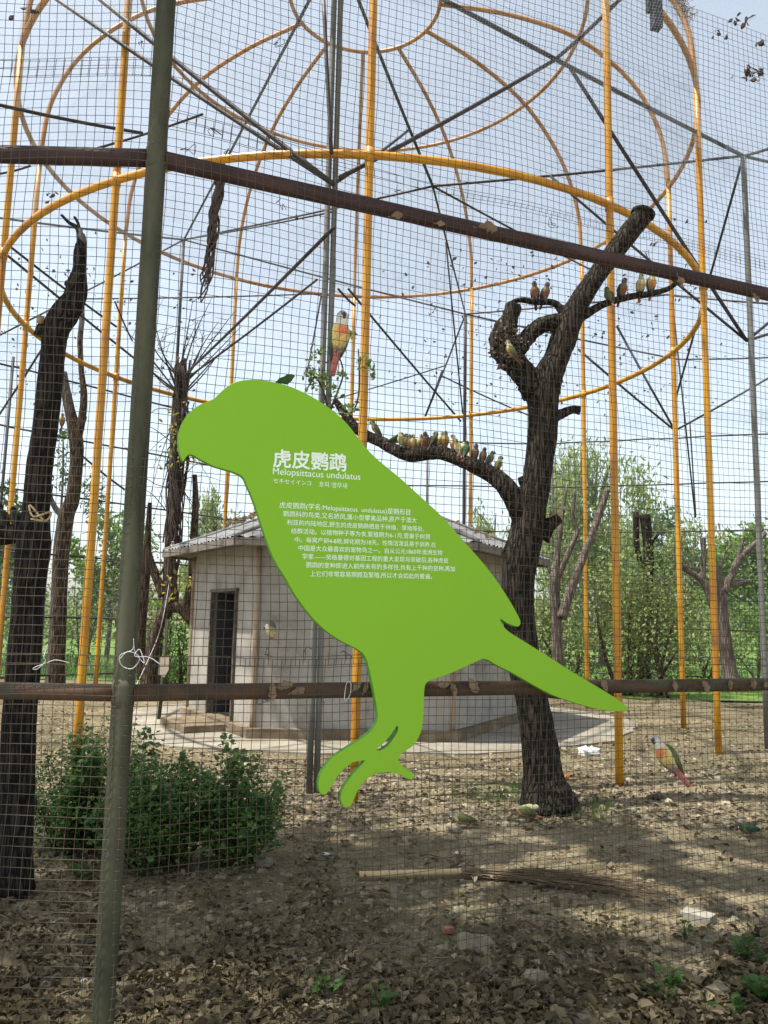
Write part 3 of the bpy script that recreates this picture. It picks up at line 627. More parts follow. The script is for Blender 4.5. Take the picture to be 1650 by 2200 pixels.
# the near bush at lower left: three bushes of radiating shoots growing into each other
BG = 'low bushes at the left foot of the hut'
def shoot_bush(label, px, pyb, Y, half, height, shoots, per, size):
    ft = at(px, pyb, Y); z0 = gz(ft.x, Y); o = tag(empty('bush', (ft.x, Y, z0)), label, 'bush', BG); C, D = [], []; b = MB()
    for i in range(shoots):
        a = random.uniform(0, 2 * PI); r = half * math.sqrt(random.random()); hgt = height * random.uniform(.40, .92) * (1 - .45 * (r / half) ** 2)
        if i % 6 == 0: r *= 1.3; hgt *= 1.18
        s0 = Vector((ft.x + .3 * r * math.cos(a), Y + .3 * r * math.sin(a), z0 - .02)); tip = Vector((ft.x + r * math.cos(a), Y + r * math.sin(a) * .8, z0 + hgt))
        mid = s0.lerp(tip, .5) + Vector((random.gauss(0, .04), random.gauss(0, .04), .05)); path = catmull([s0, mid, tip], 6)
        b.tube(path, [.006 * (1 - .07 * j) for j in range(13)], 5)
        d0 = (tip - mid).normalized()
        for k in range(per):
            t = .22 + .78 * random.random() ** .8; q = path[min(12, int(t * 12))]; w = .075 * (1.15 - t * .75)
            C.append((q[0] + random.gauss(0, w), q[1] + random.gauss(0, w), max(z0 + .02, q[2] + random.gauss(0, w * .8)))); D.append((d0.x + random.gauss(0, .7), d0.y + random.gauss(0, .7), .25))
    n3 = len(C) // 3; C = np.array(C); D = np.array(D)
    V_, Q_, base_ = [], [], 0
    for sl_, sz in ((slice(0, n3), size * .65), (slice(n3, 2 * n3), size), (slice(2 * n3, None), size * 1.45)):
        v, q = leaves(C[sl_], sz, 1.45, dirs=D[sl_], jitter=.3, up=(0, 0, 1)); V_.append(v); Q_.append(q + base_); base_ += len(v)
    fast_mesh('foliage', np.concatenate(V_), np.concatenate(Q_), M['bush'], o); b.build('stems', M['bark_brown'], o)
shoot_bush('loose dark green bush behind the fence post, leftmost of the clump', 165, 1825, 5.8, .40, 1.04, 56, 115, .032)
shoot_bush('dark green bush in the middle of the clump at the left', 340, 1850, 5.5, .46, .93, 66, 120, .032)
shoot_bush('bright small-leaved bush nearest the sign feet', 505, 1830, 5.5, .34, .92, 50, 115, .030)
SG = 'leafy shrubs behind the cage'
for i, (px, yb, yt, Y, w, n, sz, mk, lb) in enumerate([
   (1215, 1475, 1190, 18.3, 170, 2600, .10, 'shrub', 'glossy dark shrub right behind the grey pollarded tree'),
   (1330, 1470, 1150, 18.6, 190, 3200, .10, 'shrub', 'tall mixed green shrub between the two right front posts'),
   (1420, 1470, 1200, 18.2, 170, 2800, .10, 'shrub', 'broad leafy shrub left of the paired yellow posts at right'),
   (1500, 1460, 1260, 20.2, 150, 1500, .10, 'shrub', 'thinner green shrub behind the paired yellow posts'),
   (1620, 1470, 1280, 20.5, 160, 1700, .09, 'brightleaf', 'pale green bush at the right edge behind the grey post'),
   (30, 1440, 1180, 22, 160, 1800, .10, 'camphor', 'green bush at the far left edge beyond the black tree'),
   (170, 1420, 1240, 23, 110, 1300, .09, 'camphor', 'small rounded bush on the lawn at left'),
   (290, 1400, 1170, 22.5, 140, 1500, .10, 'brownleaf', 'russet dry-leaved bush behind the left yellow posts'),
   (345, 1475, 1290, 16.6, 90, 1100, .08, 'brightleaf', 'fresh green undergrowth below the vine covered tree'),
   (395, 1475, 1340, 15.8, 90, 1100, .08, 'camphor', 'dark undergrowth against the left wall of the hut')]):
    shrub('shrub', lb, 'shrub', px, yb, yt, Y, w, n, sz, mk, SG, 2.0, 22, 4)

def big_tree(name, label, px, pyt, Y, wpx, n, size, mk, group, aspect=3.2, droop=.5, clumps=40, zlow=.25):
    g = at(px, 1300, Y); top = at(px, pyt, Y).z; w = wpx * .5 * Y / F_PX
    o = tag(empty(name, (g.x, Y, 0)), label, 'tree', group)
    b = MB(); tr = [Vector((g.x, Y, -.1)), Vector((g.x + w * .05, Y, top * .3)), Vector((g.x - w * .04, Y, top * .7)), Vector((g.x, Y, top * .92))]
    b.tube(catmull(tr, 4), [.035 * top * .5 * (1 - .07 * j) for j in range(13)], 8, rough=.06); b.build('trunk', M['bark_grey'], o)
    cl = []
    while len(cl) < clumps:
        p = rng.uniform(-1, 1, 3)
        if p @ p < 1 and (p[0] ** 2 + p[1] ** 2) < 1.02 - .35 * max(0, p[2]): cl.append((g.x + p[0] * w, Y + p[1] * w, top * (zlow + (1 - zlow) * (.5 + .5 * p[2]))))
    b = MB()
    for c in cl[::2]:
        s = Vector((g.x, Y, min(c[2] * .8, top * .85))); b.tube(catmull([s, s.lerp(Vector(c), .6) + Vector((0, 0, .2)), Vector(c)], 3), [.012 * top * (1 - .12 * j) for j in range(7)], 5)
    b.build('branches', M['bark_grey'], o)
    cl = np.array(cl); idx = rng.integers(0, clumps, n)
    off = rng.normal(size=(n, 3)) * np.array([w * .13, w * .13, top * .05]); drp = rng.exponential(1.0, n) * droop * top * .10; off[:, 2] -= drp
    off[:, :2] *= (1 - np.clip(drp / (top * .4), 0, .6))[:, None]
    C = cl[idx] + off; dirs = np.tile(np.array([0, 0, -1.0]), (n, 1)) * droop * 2 + rng.normal(size=(n, 3)) * (1 - droop * .5)
    v, q = leaves(C[C[:, 2] > .15], size, aspect, dirs=dirs[C[:, 2] > .15]); fast_mesh('crown', v, q, M[mk], o); return o
TG = 'trees beyond the far fence'
for a in [('willow_tree', 'tall feathery willow right of the rough-barked trunk', 1290, 935, 31, 300, 15000, .24, 'willow'),
          ('willow_tree', 'shorter pale willow left of the rough-barked trunk above the hut roof', 1065, 1075, 36, 140, 3800, .26, 'willow'),
          ('willow_tree', 'round pale willow behind the hut roof left of the sign', 455, 1045, 32, 130, 4200, .24, 'willow'),
          ('willow_tree', 'grey green willow behind the paired yellow posts', 1500, 1120, 36, 200, 4200, .26, 'willow'),
          ('leafy_tree', 'bright yellow green tree at the right edge', 1625, 1125, 30, 200, 5200, .20, 'brightleaf'),
          ('leafy_tree', 'spring green tree seen left of the vine covered tree', 235, 1085, 30, 170, 3600, .2, 'brightleaf'),
          ('leafy_tree', 'green tree at the far left edge above the branch stump', -10, 1040, 26, 150, 3000, .2, 'camphor'),
          ('leafy_tree', 'dark green tree standing far behind the leaning log', 1390, 1090, 38, 190, 4000, .24, 'camphor')]:
    big_tree(*a, group=TG, aspect=3.6 if 'willow' in a[0] else 2.0, droop=.75 if 'willow' in a[0] else .2)
# young camphor twigs between the left trunks
tw = tag(empty('sapling', tuple(at(125, 1440, 18))), 'thin sapling with drooping leaves between the two left trunks', 'tree')
limb([(118, 1450, 8), (120, 1300, 7), (126, 1150, 6), (134, 1050, 5), (136, 940, 4)], 18, name='trunk', matl=M['bark_grey'], parent=tw, sides=6)
C = [tuple(at(random.gauss(135, 12), random.choice([random.gauss(985, 20), random.gauss(1030, 14), random.gauss(930, 6)]), 18 + random.uniform(-.2, .2))) for _ in range(170)]
C += [tuple(at(random.gauss(200, 14), random.gauss(1070, 32), 18 + random.uniform(-.3, .3))) for _ in range(220)]
v, q = leaves(np.array(C), .13, 2.4); fast_mesh('foliage', v, q, M['camphor'], tw)
# far wood that closes the horizon
C = []
for _ in range(26000):
    x = random.uniform(-60, 60); h = 3.0 + 1.3 * math.sin(x * .35) + .9 * math.sin(x * 1.1 + 2) + .5 * math.sin(x * 2.7)
    C.append((x, random.uniform(48, 56), h * random.random() ** .7))
v, q = leaves(np.array(C), .42, 1.7); tag(fast_mesh('far_wood', v, q, M['willow']), 'hazy green belt of trees along the horizon', 'wood', kind='stuff')
# grass
def blades(n, fn, h, name, label, mk='grass'):
    C = np.array([fn() for _ in range(n)]); d = np.tile(np.array([0, 0, 1.0]), (n, 1)); C[:, 2] += h * .4
    v, q = leaves(C, h, 9, dirs=d, jitter=.35); return tag(fast_mesh(name, v, q, M[mk]), label, 'grass', kind='stuff')
blades(16000, lambda: (random.uniform(-14, 16), 19.5 + 9 * random.random() ** 1.6, .03), .22, 'lawn_grass', 'long green grass on the lawn behind the fence')
def near_grass():
    g = random.choice([(1090, 1705, 40), (1250, 1740, 40), (1290, 1745, 30), (1120, 1700, 40), (1020, 1715, 60)]); p = ground_at(random.gauss(g[0], g[2]), g[1] + random.gauss(0, 14)); return (p.x, p.y, p.z)
blades(700, near_grass, .06, 'grass_tufts', 'thin grass growing round the foot of the tree')

WG = 'green weeds sprouting from the litter'
for px, py, n, s, lb in ((1600, 2060, 26, .06, 'largest green weed at the right edge'), (1640, 2150, 26, .06, 'leafy weed in the bottom right corner'), (1440, 2120, 20, .05, 'green weed left of the bottom right corner'), (1410, 2150, 12, .04, 'small weed at the bottom right, leftmost of three'), (815, 2180, 16, .05, 'weed seedling at the bottom under the sign'), (690, 2140, 18, .05, 'weed with reddish stem right of the fence post'), (1470, 2015, 12, .04, 'small weed below the pale stone block'), (170, 1880, 14, .06, 'pale weed at the foot of the black tree'), (310, 1880, 12, .05, 'low weed behind the fence post'), (1580, 2185, 14, .05, 'low weed at the bottom edge near the right corner')):
    p = ground_at(px, py); o = tag(empty('weed', tuple(p)), lb, 'weed', WG)
    C, D = [], []; b = MB()
    for i in range(n):
        a = random.uniform(0, 2 * PI); r = random.uniform(.01, .09); z = random.uniform(.02, .10)
        e = Vector((p.x + r * math.cos(a), p.y + r * math.sin(a), p.z + z)); C.append(tuple(e)); D.append((math.cos(a), math.sin(a), .3))
        b.tube([p, p.lerp(e, .6) + Vector((0, 0, .02)), e], .0015, 4)
    v, q = leaves(np.array(C), s, 1.7, dirs=np.array(D), up=(0, 0, 1)); fast_mesh('leaves', v, q, M['weed'], o); b.build('stems', M['weed'], o)

# climbing plant on the middle grey post
cv = tag(empty('climbing_plant', tuple(ground_at(690, 1700))), 'leafy creeper climbing the middle grey post above the sign', 'plant')
for pth in ([(708, 900, 7), (700, 860, 6), (690, 830, 5), (676, 810, 4), (660, 835, 3)], [(710, 880, 6), (722, 850, 5), (735, 815, 4), (736, 790, 4), (728, 765, 3)], [(735, 900, 6), (760, 880, 4), (770, 850, 4), (772, 800, 4), (770, 750, 3)], [(700, 780, 3), (715, 765, 3), (700, 755, 2)]):
    limb(pth, 7.2, name='stem', matl=M['vine'], parent=cv, sides=5)
C = []
for cx, cy, n, s in ((685, 815, 60, 18), (700, 830, 40, 16), (680, 755, 26, 12), (665, 800, 20, 10), (735, 805, 18, 10), (790, 785, 26, 9), (775, 770, 10, 8), (800, 810, 10, 5), (755, 720, 12, 7), (735, 880, 24, 12), (755, 870, 6, 6)):
    C += [tuple(at(random.gauss(cx, s), random.gauss(cy, s * .8), 7.15 + random.uniform(-.12, .1))) for _ in range(n)]
v, q = leaves(np.array(C), .055, 1.8); fast_mesh('leaves', v, q, leafmat('creeper_leaves', [(.05, .10, .025), (.10, .17, .04), (.22, .28, .09), (.30, .34, .16)], .4, .35), cv)

# hanging bundle of dead vines under the upper rail
hv = tag(empty('hanging_vines', tuple(at(465, 380, 3.4))), 'bundle of dead dark vines hanging below the upper rail', 'vine')
for i in range(20):
    ph = random.uniform(0, 6); e = random.choice([random.uniform(480, 600), random.uniform(560, 676)]); k = 12; x_end = 468 + (e - 390) * -.12; amp = random.uniform(3, 13)
    pts = [at(474 + (x_end - 474) * (j / (k - 1)) + amp * (.6 + .5 * j / k) * math.sin(ph + j * .9) + random.gauss(0, 2.5), 380 + (e - 380) * j / (k - 1), 3.55 + .04 * math.cos(ph + j)) for j in range(k)]
    MB().tube(catmull(pts, 4), [.0075 * (1 - .6 * j / 44) for j in range(45)], 6, rough=.2).build('vine', M['vine'], hv)

# ================================================================== FRONT FENCE
FX, FY, TH = -.813, 2.6, math.radians(21.7)
fence = tag(empty('wire_mesh_fence', (FX, FY, 0)), 'front fence of rusty pipes and square wire mesh with a mossy green corner post', 'fence')
PD = Vector((math.cos(TH), math.sin(TH), 0)); PN = Vector((math.sin(TH), -math.cos(TH), 0))   # along the right panel; towards the visitor
LD = Vector((-1, -.01, 0)).normalized(); LN = Vector((0, -1, 0))
PO = Vector((FX, FY, 0))
b = MB(); b.tube([(FX, FY, z) for z in np.linspace(-.1, 4.6, 40)], .0335, 20, rough=.014); cpost = b.build('corner_post', M['moss_pipe'], fence)
ZU, ZL = 3.165, 1.352
for D_, L_, nm in ((PD, 4.4, 'r'), (LD, 2.4, 'l')):
    for z, r, m in ((ZU, .0305, 'rust_dark'), (ZL, .027, 'rust_rail')):
        b = MB(); b.tube([PO + D_ * (.03 + (L_ - .03) * i / 24) + Vector((0, 0, z)) for i in range(25)], r, 16, rough=.012); b.build('rail', M[m], fence)
for z in (ZU, ZL):
    b = MB(); b.tube([(FX, FY, z - .045), (FX, FY, z - .02), (FX, FY, z + .02), (FX, FY, z + .045)], [.0335, .0365, .0365, .0335], 18, rough=.03); b.build('weld_collar', M['moss_pipe'], cpost)
b = MB(); e = PO + PD * 4.4; b.tube([(e.x, e.y, -.1), (e.x, e.y, 4.6)], .036, 14); b.build('end_post', M['moss_pipe'], fence)
# wire mesh: three rolls one above the other, laced together
CELL = .0305
def wires(D_, Nn, L_, sgn, strips, name):
    V, Q = [], []
    def pos(u, z, k):
        w = .016 * math.sin(u * 2.3 + k) * math.sin(z * 1.9 + 1.3 * k) + .007 * math.sin(u * 6.1 + z * 3.7)
        du = .006 * math.sin(z * 4.3 + k * 2) * math.sin(u * 2.1 + 1) + .003 * math.sin(z * 15 + u * 5); dz = .011 * math.sin(u * 2.9 + k * 1.7) * math.sin(z * 2.2 + .5) + .0035 * math.sin(u * 9 + z * 4)
        return PO + D_ * (u + du) + Nn * (.040 + w) + Vector((0, 0, z + dz))
    def add(pts, r):
        b = len(V); t = (pts[-1] - pts[0]).normalized(); e1 = t.cross(Nn).normalized(); n_ = len(pts)
        for p in pts:
            for a, c_ in ((1, 0), (0, 1), (-1, 0), (0, -1)): V.append(tuple(p + e1 * (a * r) + Nn * (c_ * r)))
        for i in range(n_ - 1):
            for j in range(4): Q.append((b + i * 4 + j, b + i * 4 + (j + 1) % 4, b + (i + 1) * 4 + (j + 1) % 4, b + (i + 1) * 4 + j))
    for k, (z0, z1, off, sh) in enumerate(strips):
        nz = int(round((z1 - z0) / CELL)); nu = int(L_ / CELL)
        for i in range(nu + 1):
            u = i * CELL + off + random.gauss(0, .0013)
            add([pos(u + sh * (z0 + j * CELL * 2 - z0), z0 + min(j * CELL * 2, nz * CELL) + random.gauss(0, .0005), k) for j in range(nz // 2 + 2)], .00105)
        for j in range(nz + 1):
            jz = random.gauss(0, .0012)
            add([pos(i * CELL * 2 + off * .5, z0 + j * CELL + jz, k) + Nn * .0018 for i in range(nu // 2 + 1)], .00105)
    return tag(fast_mesh(name, V, Q, M['wire'], fence), kind='stuff')
wires(PD, PN, 4.35, 1, [(.25, 1.475, .012, 0.0), (1.44, 3.30, .024, .004), (3.27, 4.5, .004, 0)], 'wire_mesh')
wires(LD, LN, 2.3, -1, [(.25, 1.475, .018, 0.0), (1.44, 3.47, .008, .004), (3.44, 4.5, .02, 0)], 'wire_mesh')
# bits of tie wire twisted round the mesh
for px, py in ((460, 290), (405, 325), (495, 325), (850, 400), (1180, 480), (600, 90), (305, 95), (575, 1405), (665, 1405), (742, 1410), (560, 1505), (690, 1500), (1390, 545), (790, 435), (605, 440)):
    p = onplane(px, py, PO + PN * .042, PN) if px > 320 else onplane(px, py, PO + LN * .042, LN); pts = []
    for j in range(6): pts.append(p + PD * random.gauss(0, .014) + Vector((0, 0, random.gauss(0, .014))) + PN * (.004 * j / 6))
    MB().tube(catmull(pts, 4), .0012, 5).build('tie_wire', M['black'], fence)

# white cords knotted on the mesh
def cord(label, pts_px, nrm, r=.0012):
    pts = [onplane(x, y, PO + nrm * (.048 + .010 * (i % 2)), nrm) for i, (x, y) in enumerate(pts_px)]
    o = MB().tube(catmull(pts, 6), r, 6).build('cord', M['white_wire']); return tag(o, label, 'cord', 'white cords tied to the mesh')
cord('white cord knotted round the mossy corner post', [(255, 1418), (275, 1400), (300, 1412), (285, 1436), (262, 1430), (258, 1408), (285, 1395), (287, 1372), (290, 1400), (310, 1425), (300, 1395), (290, 1410), (320, 1412), (345, 1428)], Vector((.2, -1, 0)).normalized())
cord('white cord with a loop on the mesh left of the corner post', [(150, 1424), (120, 1418), (100, 1424), (74, 1434), (72, 1438), (82, 1436), (98, 1420), (94, 1412), (98, 1398), (102, 1385)], LN)
cord('white tie looped round the lower rail beside the sign leg', [(750, 1464), (754, 1470), (753, 1488), (747, 1502), (742, 1506), (740, 1500), (744, 1470), (750, 1464)], PN)

# ================================================================== THE SIGN
SO = PO + PN * .078                    # front face of the board
def uv_(px, py):
    P = onplane(px, py, SO, PN) - SO; return P.dot(PD), P.z
OUT = [(392.7,989.7),(385.8,968),(383.6,945),(385.8,928),(393,907),(405.5,889),(423.6,874),(441.8,865),(460,857.3),(472,845),(490,830),(508.5,821),(530,817),(554,817),(584,821),(614.5,828.5),(641.8,839),(669,852.7),(696.4,869.4),(720.6,887.6),(741.8,907.3),(757,925.5),(772,945),(793.3,971),(817.6,993.6),(860,1028.5),(908.5,1072.7),(951,1112),(993.3,1160.6),(1023.6,1194),(1051,1227),(1075,1260.6),(1096.4,1294),(1114.5,1327.3),(1117.6,1338),(1113,1345.5),(1099.4,1342.4),(1086,1336),(1074.5,1328.8),(1079.7,1344),(1094,1358.5),(1142.4,1388.8),(1188,1417.6),(1233,1446.4),(1263.6,1464.5),(1309,1491.8),(1336.4,1510),(1347,1520.6),(1345.5,1526),(1324,1528),(1288,1523.6),(1251.5,1514.5),(1209,1501),(1178.8,1488.8),(1142.4,1469),(1100,1444.8),(1069.7,1429.7),(1048.5,1417.6),(1038,1415),(1027,1419),(991,1435.8),(954.5,1451),(927,1460),(915,1467.6),(911.3,1480),(910,1512.7),(907,1558),(901,1579.4),(887.3,1600.6),(866,1615.8),(857,1626.4),(857,1638.5),(869,1649),(884,1659.7),(888.8,1667),(884,1674),(875,1671.8),(857,1662.7),(832.7,1658),(811.5,1661),(790,1671.8),(772,1691.5),(761.5,1712.7),(754,1729.4),(744.8,1734),(735.8,1728),(732.5,1712.7),(738,1694.5),(754,1670),(772,1649),(784,1635),(780,1633),(760,1637),(741.8,1649),(720.6,1673),(708.5,1694.5),(699.4,1706),(690,1705),(685.5,1694.5),(686,1676),(694,1655),(712,1631),(742,1609.7),(778,1587),(799.4,1568.8),(811,1549),(812,1531),(808,1506.7),(800,1464),(791,1425),(783.5,1408),(777,1400.6),(763,1391.5),(730,1374.8),(694,1349),(661,1314),(633,1275),(613,1240),(591,1204),(573,1158.8),(555,1104),(540,1061.8),(530.5,1040.6),(525.5,1028.5),(518,1021),(505.5,1014.8),(481,1007),(457,999.7),(436,989),(417.6,978.5),(408.5,975.5),(402,978.5),(396.5,986)]
HOLE = [(855.5,1561),(853,1559),(849,1563),(839,1579),(823.6,1596),(810,1608),(811.5,1612.7),(820.6,1611),(835.8,1600.6),(849,1582),(855.5,1569)]
sign = tag(empty('parrot_sign', tuple(SO + PD * 1.0 + Vector((0, 0, 1.0)))), 'bright green parrot-shaped information board with white lettering fixed to the mesh', 'sign')
cu = bpy.data.curves.new('board', 'CURVE'); cu.dimensions = '2D'; cu.fill_mode = 'BOTH'; cu.extrude = .0125; cu.bevel_depth = .0012; cu.bevel_resolution = 1
for ptsx in (OUT, HOLE):
    pu = [uv_(*p) for p in ptsx]; closed = [pu[-1]] + pu + [pu[0], pu[1]]
    sm = []
    for i in range(1, len(closed) - 2):
        a_, b_, c_, d_ = [np.array(closed[i + k]) for k in (-1, 0, 1, 2)]
        # keep sharp corners sharp
        v1, v2 = b_ - a_, c_ - b_; cs = v1 @ v2 / (np.linalg.norm(v1) * np.linalg.norm(v2) + 1e-9)
        for k in range(4):
            t = k / 4; ta = (c_ - a_) * .5; tb = (d_ - b_) * .5
            L_ = np.linalg.norm(c_ - b_); ta *= min(1, L_ / (np.linalg.norm(ta) + 1e-9)); tb *= min(1, L_ / (np.linalg.norm(tb) + 1e-9))
            h00, h10, h01, h11 = 2*t**3-3*t**2+1, t**3-2*t**2+t, -2*t**3+3*t**2, t**3-t**2
            sm.append(h00 * b_ + h10 * ta + h01 * c_ + h11 * tb)
    sp = cu.splines.new('POLY'); sp.points.add(len(sm) - 1); sp.use_cyclic_u = True
    for p_, q_ in zip(sp.points, sm): p_.co = (q_[0], q_[1], 0, 1)
tmp = bpy.data.objects.new('tmp', cu); COL.objects.link(tmp)
SM = Matrix((PD, Vector((0, 0, 1)), PN)).transposed().to_4x4(); SM.translation = SO - PN * .0125
def curve_to_mesh(ob, name):
    dg = bpy.context.evaluated_depsgraph_get(); dg.update(); me = bpy.data.meshes.new_from_object(ob.evaluated_get(dg)); me.name = name
    bpy.data.objects.remove(ob); return me
me = curve_to_mesh(tmp, 'board'); me.transform(SM); me.materials.clear(); me.materials.append(M['sign']); me.materials.append(M['sign_edge'])
for p in me.polygons: p.material_index = 1 if abs(p.normal.dot(PN)) < .5 else 0
link('board', me, sign)
TEXT = [('虎皮鹦鹉', (586, 1000), (744, 1010), .0, .022), ('Melopsittacus undulatus', (586, 1019), (774, 1031), 0, .0), ('セキセイインコ', (587, 1037), (668, 1043), 0, 0), ('호피 앵무새', (685, 1045), (745, 1049), 0, 0),
 ('虎皮鹦鹉(学名:Melopsittacus  undulatus)是鹦形目', (600, 1090), (881, 1106), 0, 0), ('鹦鹉科的鸟类,又名娇凤,属小型攀禽品种,原产于澳大', (608, 1108.5), (895, 1123), 0, 0),
 ('利亚的内陆地区,野生的虎皮鹦鹉栖息于林缘、草地等处,', (616, 1127), (910, 1141), 0, 0), ('结群活动。以植物种子等为食,繁殖期为6-1月,营巢于树洞', (625, 1145.5), (923, 1158), 0, 0),
 ('中。每窝产卵4-8枚,孵化期为18天。性情活泼且易于驯养,在', (633, 1164), (936, 1175), 0, 0), ('中国是大众最喜欢的宠物鸟之一。自从公元1860年澳洲生物', (641, 1182), (950, 1192), 0, 0),
 ('学家——癸格曼德对基因工程的重大发现与突破后,各种虎皮', (649, 1200.5), (963, 1209), 0, 0), ('鹦鹉的变种即进入前所未有的多样性,共有上千种的变种,再加', (657, 1218.5), (977, 1227), 0, 0), ('上它们非常容易照顾及繁殖,所以才会如此的普遍。', (666, 1237.5), (928, 1243), 0, 0)]
for txt, p0, p1, _, bold in TEXT:
    tc = bpy.data.curves.new('lettering', 'FONT'); tc.body = txt; tc.size = 1.0
    ob = bpy.data.objects.new('lettering', tc); COL.objects.link(ob)
    me = curve_to_mesh(ob, 'lettering')
    if bold:
        bmm = bmesh.new()
        for k_, (ox, oy) in enumerate(((0, 0), (1, 0), (-1, 0), (0, 1), (0, -1), (.7, .7), (-.7, .7), (.7, -.7), (-.7, -.7))):
            m2 = me.copy(); m2.transform(Matrix.Translation((ox * bold, oy * bold, k_ * .002))); bmm.from_mesh(m2); bpy.data.meshes.remove(m2)
        bmm.to_mesh(me); bmm.free()
    xs = [v.co.x for v in me.vertices]
    if not xs: continue
    (u0, v0), (u1, v1) = uv_(*p0), uv_(*p1); sc = math.hypot(u1 - u0, v1 - v0) / (max(xs) - min(xs)); an = math.atan2(v1 - v0, u1 - u0)
    me.transform(SM @ Matrix.Translation((u0, v0, .0125 + .0016)) @ Matrix.Rotation(an, 4, 'Z') @ Matrix.Scale(sc, 4) @ Matrix.Translation((-min(xs), 0, 0)))
    me.materials.clear(); link('lettering', me, sign, M['white_print'])
for px, py in ((850, 1478), (700, 1000), (1010, 1330)):   # stand-off clamps between the mesh and the board
    u_, z_ = uv_(px, py); c = SO - PN * .034 + PD * u_ + Vector((0, 0, z_)); MB().box(c, (.02, .008, .03), ax=(PD, PN, Vector((0, 0, 1)))).build('clamp', M['grey_pipe'], sign, False)

# ================================================================== LEAVES ON THE RAILS
def one_leaf(label, px, py, size, ang, z_off=.036, mk='dryleaf', asp=1.55, group='dry leaves caught on the rails', nrm=None, curl=.35):
    nrm = nrm or PN; P = onplane(px, py, PO + nrm * z_off, nrm); D_ = PD if nrm is PN else LD
    ax = D_ * math.cos(ang) + Vector((0, 0, 1)) * math.sin(ang); bx_ = nrm.cross(ax).normalized(); b = MB(); k = 9; tw_ = curl * random.uniform(.4, 2.2); cu_ = random.uniform(.3, 1.1); size *= random.uniform(.75, 1.05)
    for i in range(k):
        s = i / (k - 1); wd = size / asp * .5 * (math.sin(PI * min(1, s * .9 + .06)) ** .8)
        for t in (-1, -.4, .4, 1):
            b.v.append(P + ax * (size * (s - .5)) + bx_ * (wd * t * random.uniform(.55, 1.15)) + nrm * (tw_ * size * ((s - .5) ** 2) + cu_ * wd * t * t * random.uniform(.3, 1.5) + .25 * wd * t * (s - .4)))
    for i in range(k - 1):
        for j in range(3): b.f.append((i * 4 + j, i * 4 + j + 1, (i + 1) * 4 + j + 1, (i + 1) * 4 + j))
    b.tube([P - ax * size * .5, P - ax * size * .75 + nrm * .006], .0012, 5)
    return tag(b.build('dry_leaf', M[mk]), label, 'leaf', group)
for a in [('tan dry leaf pinned to the lower rail, leftmost of the rail leaves', 585, 1486, .060, -1.5), ('olive dead leaf lying over the lower rail beside the tan leaf', 612, 1472, .055, .2), ('crumpled grey leaf on the lower rail left of the sign leg', 640, 1484, .055, .3), ('torn grey leaf on the lower rail next to the white tie', 766, 1474, .045, .8),
          ('small grey leaf on the lower rail touching the sign leg', 784, 1476, .04, 1.2), ('dark leaf on the lower rail just right of the sign leg', 952, 1470, .05, .1), ('long dry leaf hanging on the lower rail under the belly of the sign', 973, 1482, .06, -1.2), ('broad pale brown leaf on the lower rail under the sign tail root', 1016, 1473, .062, -1.0),
          ('curled dry leaf on the lower rail at the tail of the sign', 1297, 1473, .06, -1.1), ('grey leaf on the lower rail, first right of the sign tail', 1449, 1474, .05, -1.4), ('narrow twisted leaf on the lower rail between the paired yellow posts', 1512, 1474, .065, -1.0), ('round pale leaf on the lower rail near the right edge', 1567, 1470, .05, -1.5), ('brown leaf on the lower rail, last before the right edge', 1615, 1468, .045, -1.4), ('pale scrap of leaf on the lower rail at the right edge', 1643, 1470, .04, -1.5)]:
    one_leaf(a[0], a[1], a[2], a[3], a[4])
for a in [('green grey leaf lying on the upper rail, leftmost', 851, 466, .055, .25), ('ragged leaf on the upper rail, second from left', 946, 481, .05, .2), ('large crumpled leaf on the upper rail', 1046, 492, .085, .1), ('pale leaf hanging from the upper rail right of the sawn tree', 1459, 606, .06, -1.2), ('small dark leaf on the upper rail near the right edge', 1622, 640, .05, -.8)]:
    one_leaf(a[0], a[1], a[2], a[3], a[4])
one_leaf('single green leaf sticking up behind the crown of the sign', 612, 817, .085, .5, -.01, 'weed', 2.2, 'green leaf behind the sign')

# ================================================================== BIRDS
PAL = {'yellow': dict(head=(.10, .09, .075), cheek=(.34, .32, .24), breast=(.36, .29, .11), belly=(.34, .13, .06), back=(.13, .13, .05), wing=(.10, .11, .045), tail=(.26, .09, .06)),
       'green': dict(head=(.03, .028, .026), cheek=(.09, .09, .06), breast=(.11, .13, .05), belly=(.20, .08, .04), back=(.035, .085, .035), wing=(.028, .075, .038), tail=(.26, .10, .07)),
       'pale': dict(head=(.30, .28, .21), cheek=(.46, .44, .35), breast=(.46, .40, .20), belly=(.44, .30, .15), back=(.34, .32, .14), wing=(.30, .28, .14), tail=(.42, .19, .14)),
       'dark': dict(head=(.018, .016, .016), cheek=(.11, .10, .085), breast=(.15, .115, .07), belly=(.24, .08, .04), back=(.045, .045, .03), wing=(.035, .04, .03), tail=(.10, .04, .035)),
       'grey': dict(head=(.12, .12, .115), cheek=(.17, .17, .155), breast=(.16, .16, .14), belly=(.15, .14, .12), back=(.10, .10, .095), wing=(.09, .09, .08), tail=(.07, .07, .07)),
       'vivid': dict(head=(.30, .31, .30), cheek=(.48, .48, .42), breast=(.46, .43, .16), belly=(.50, .15, .07), back=(.16, .19, .06), wing=(.075, .10, .045), tail=(.36, .13, .12)),
       'cling': dict(head=(.34, .35, .35), cheek=(.52, .52, .46), breast=(.50, .45, .16), belly=(.58, .13, .06), back=(.18, .21, .06), wing=(.08, .11, .05), tail=(.42, .15, .15))}
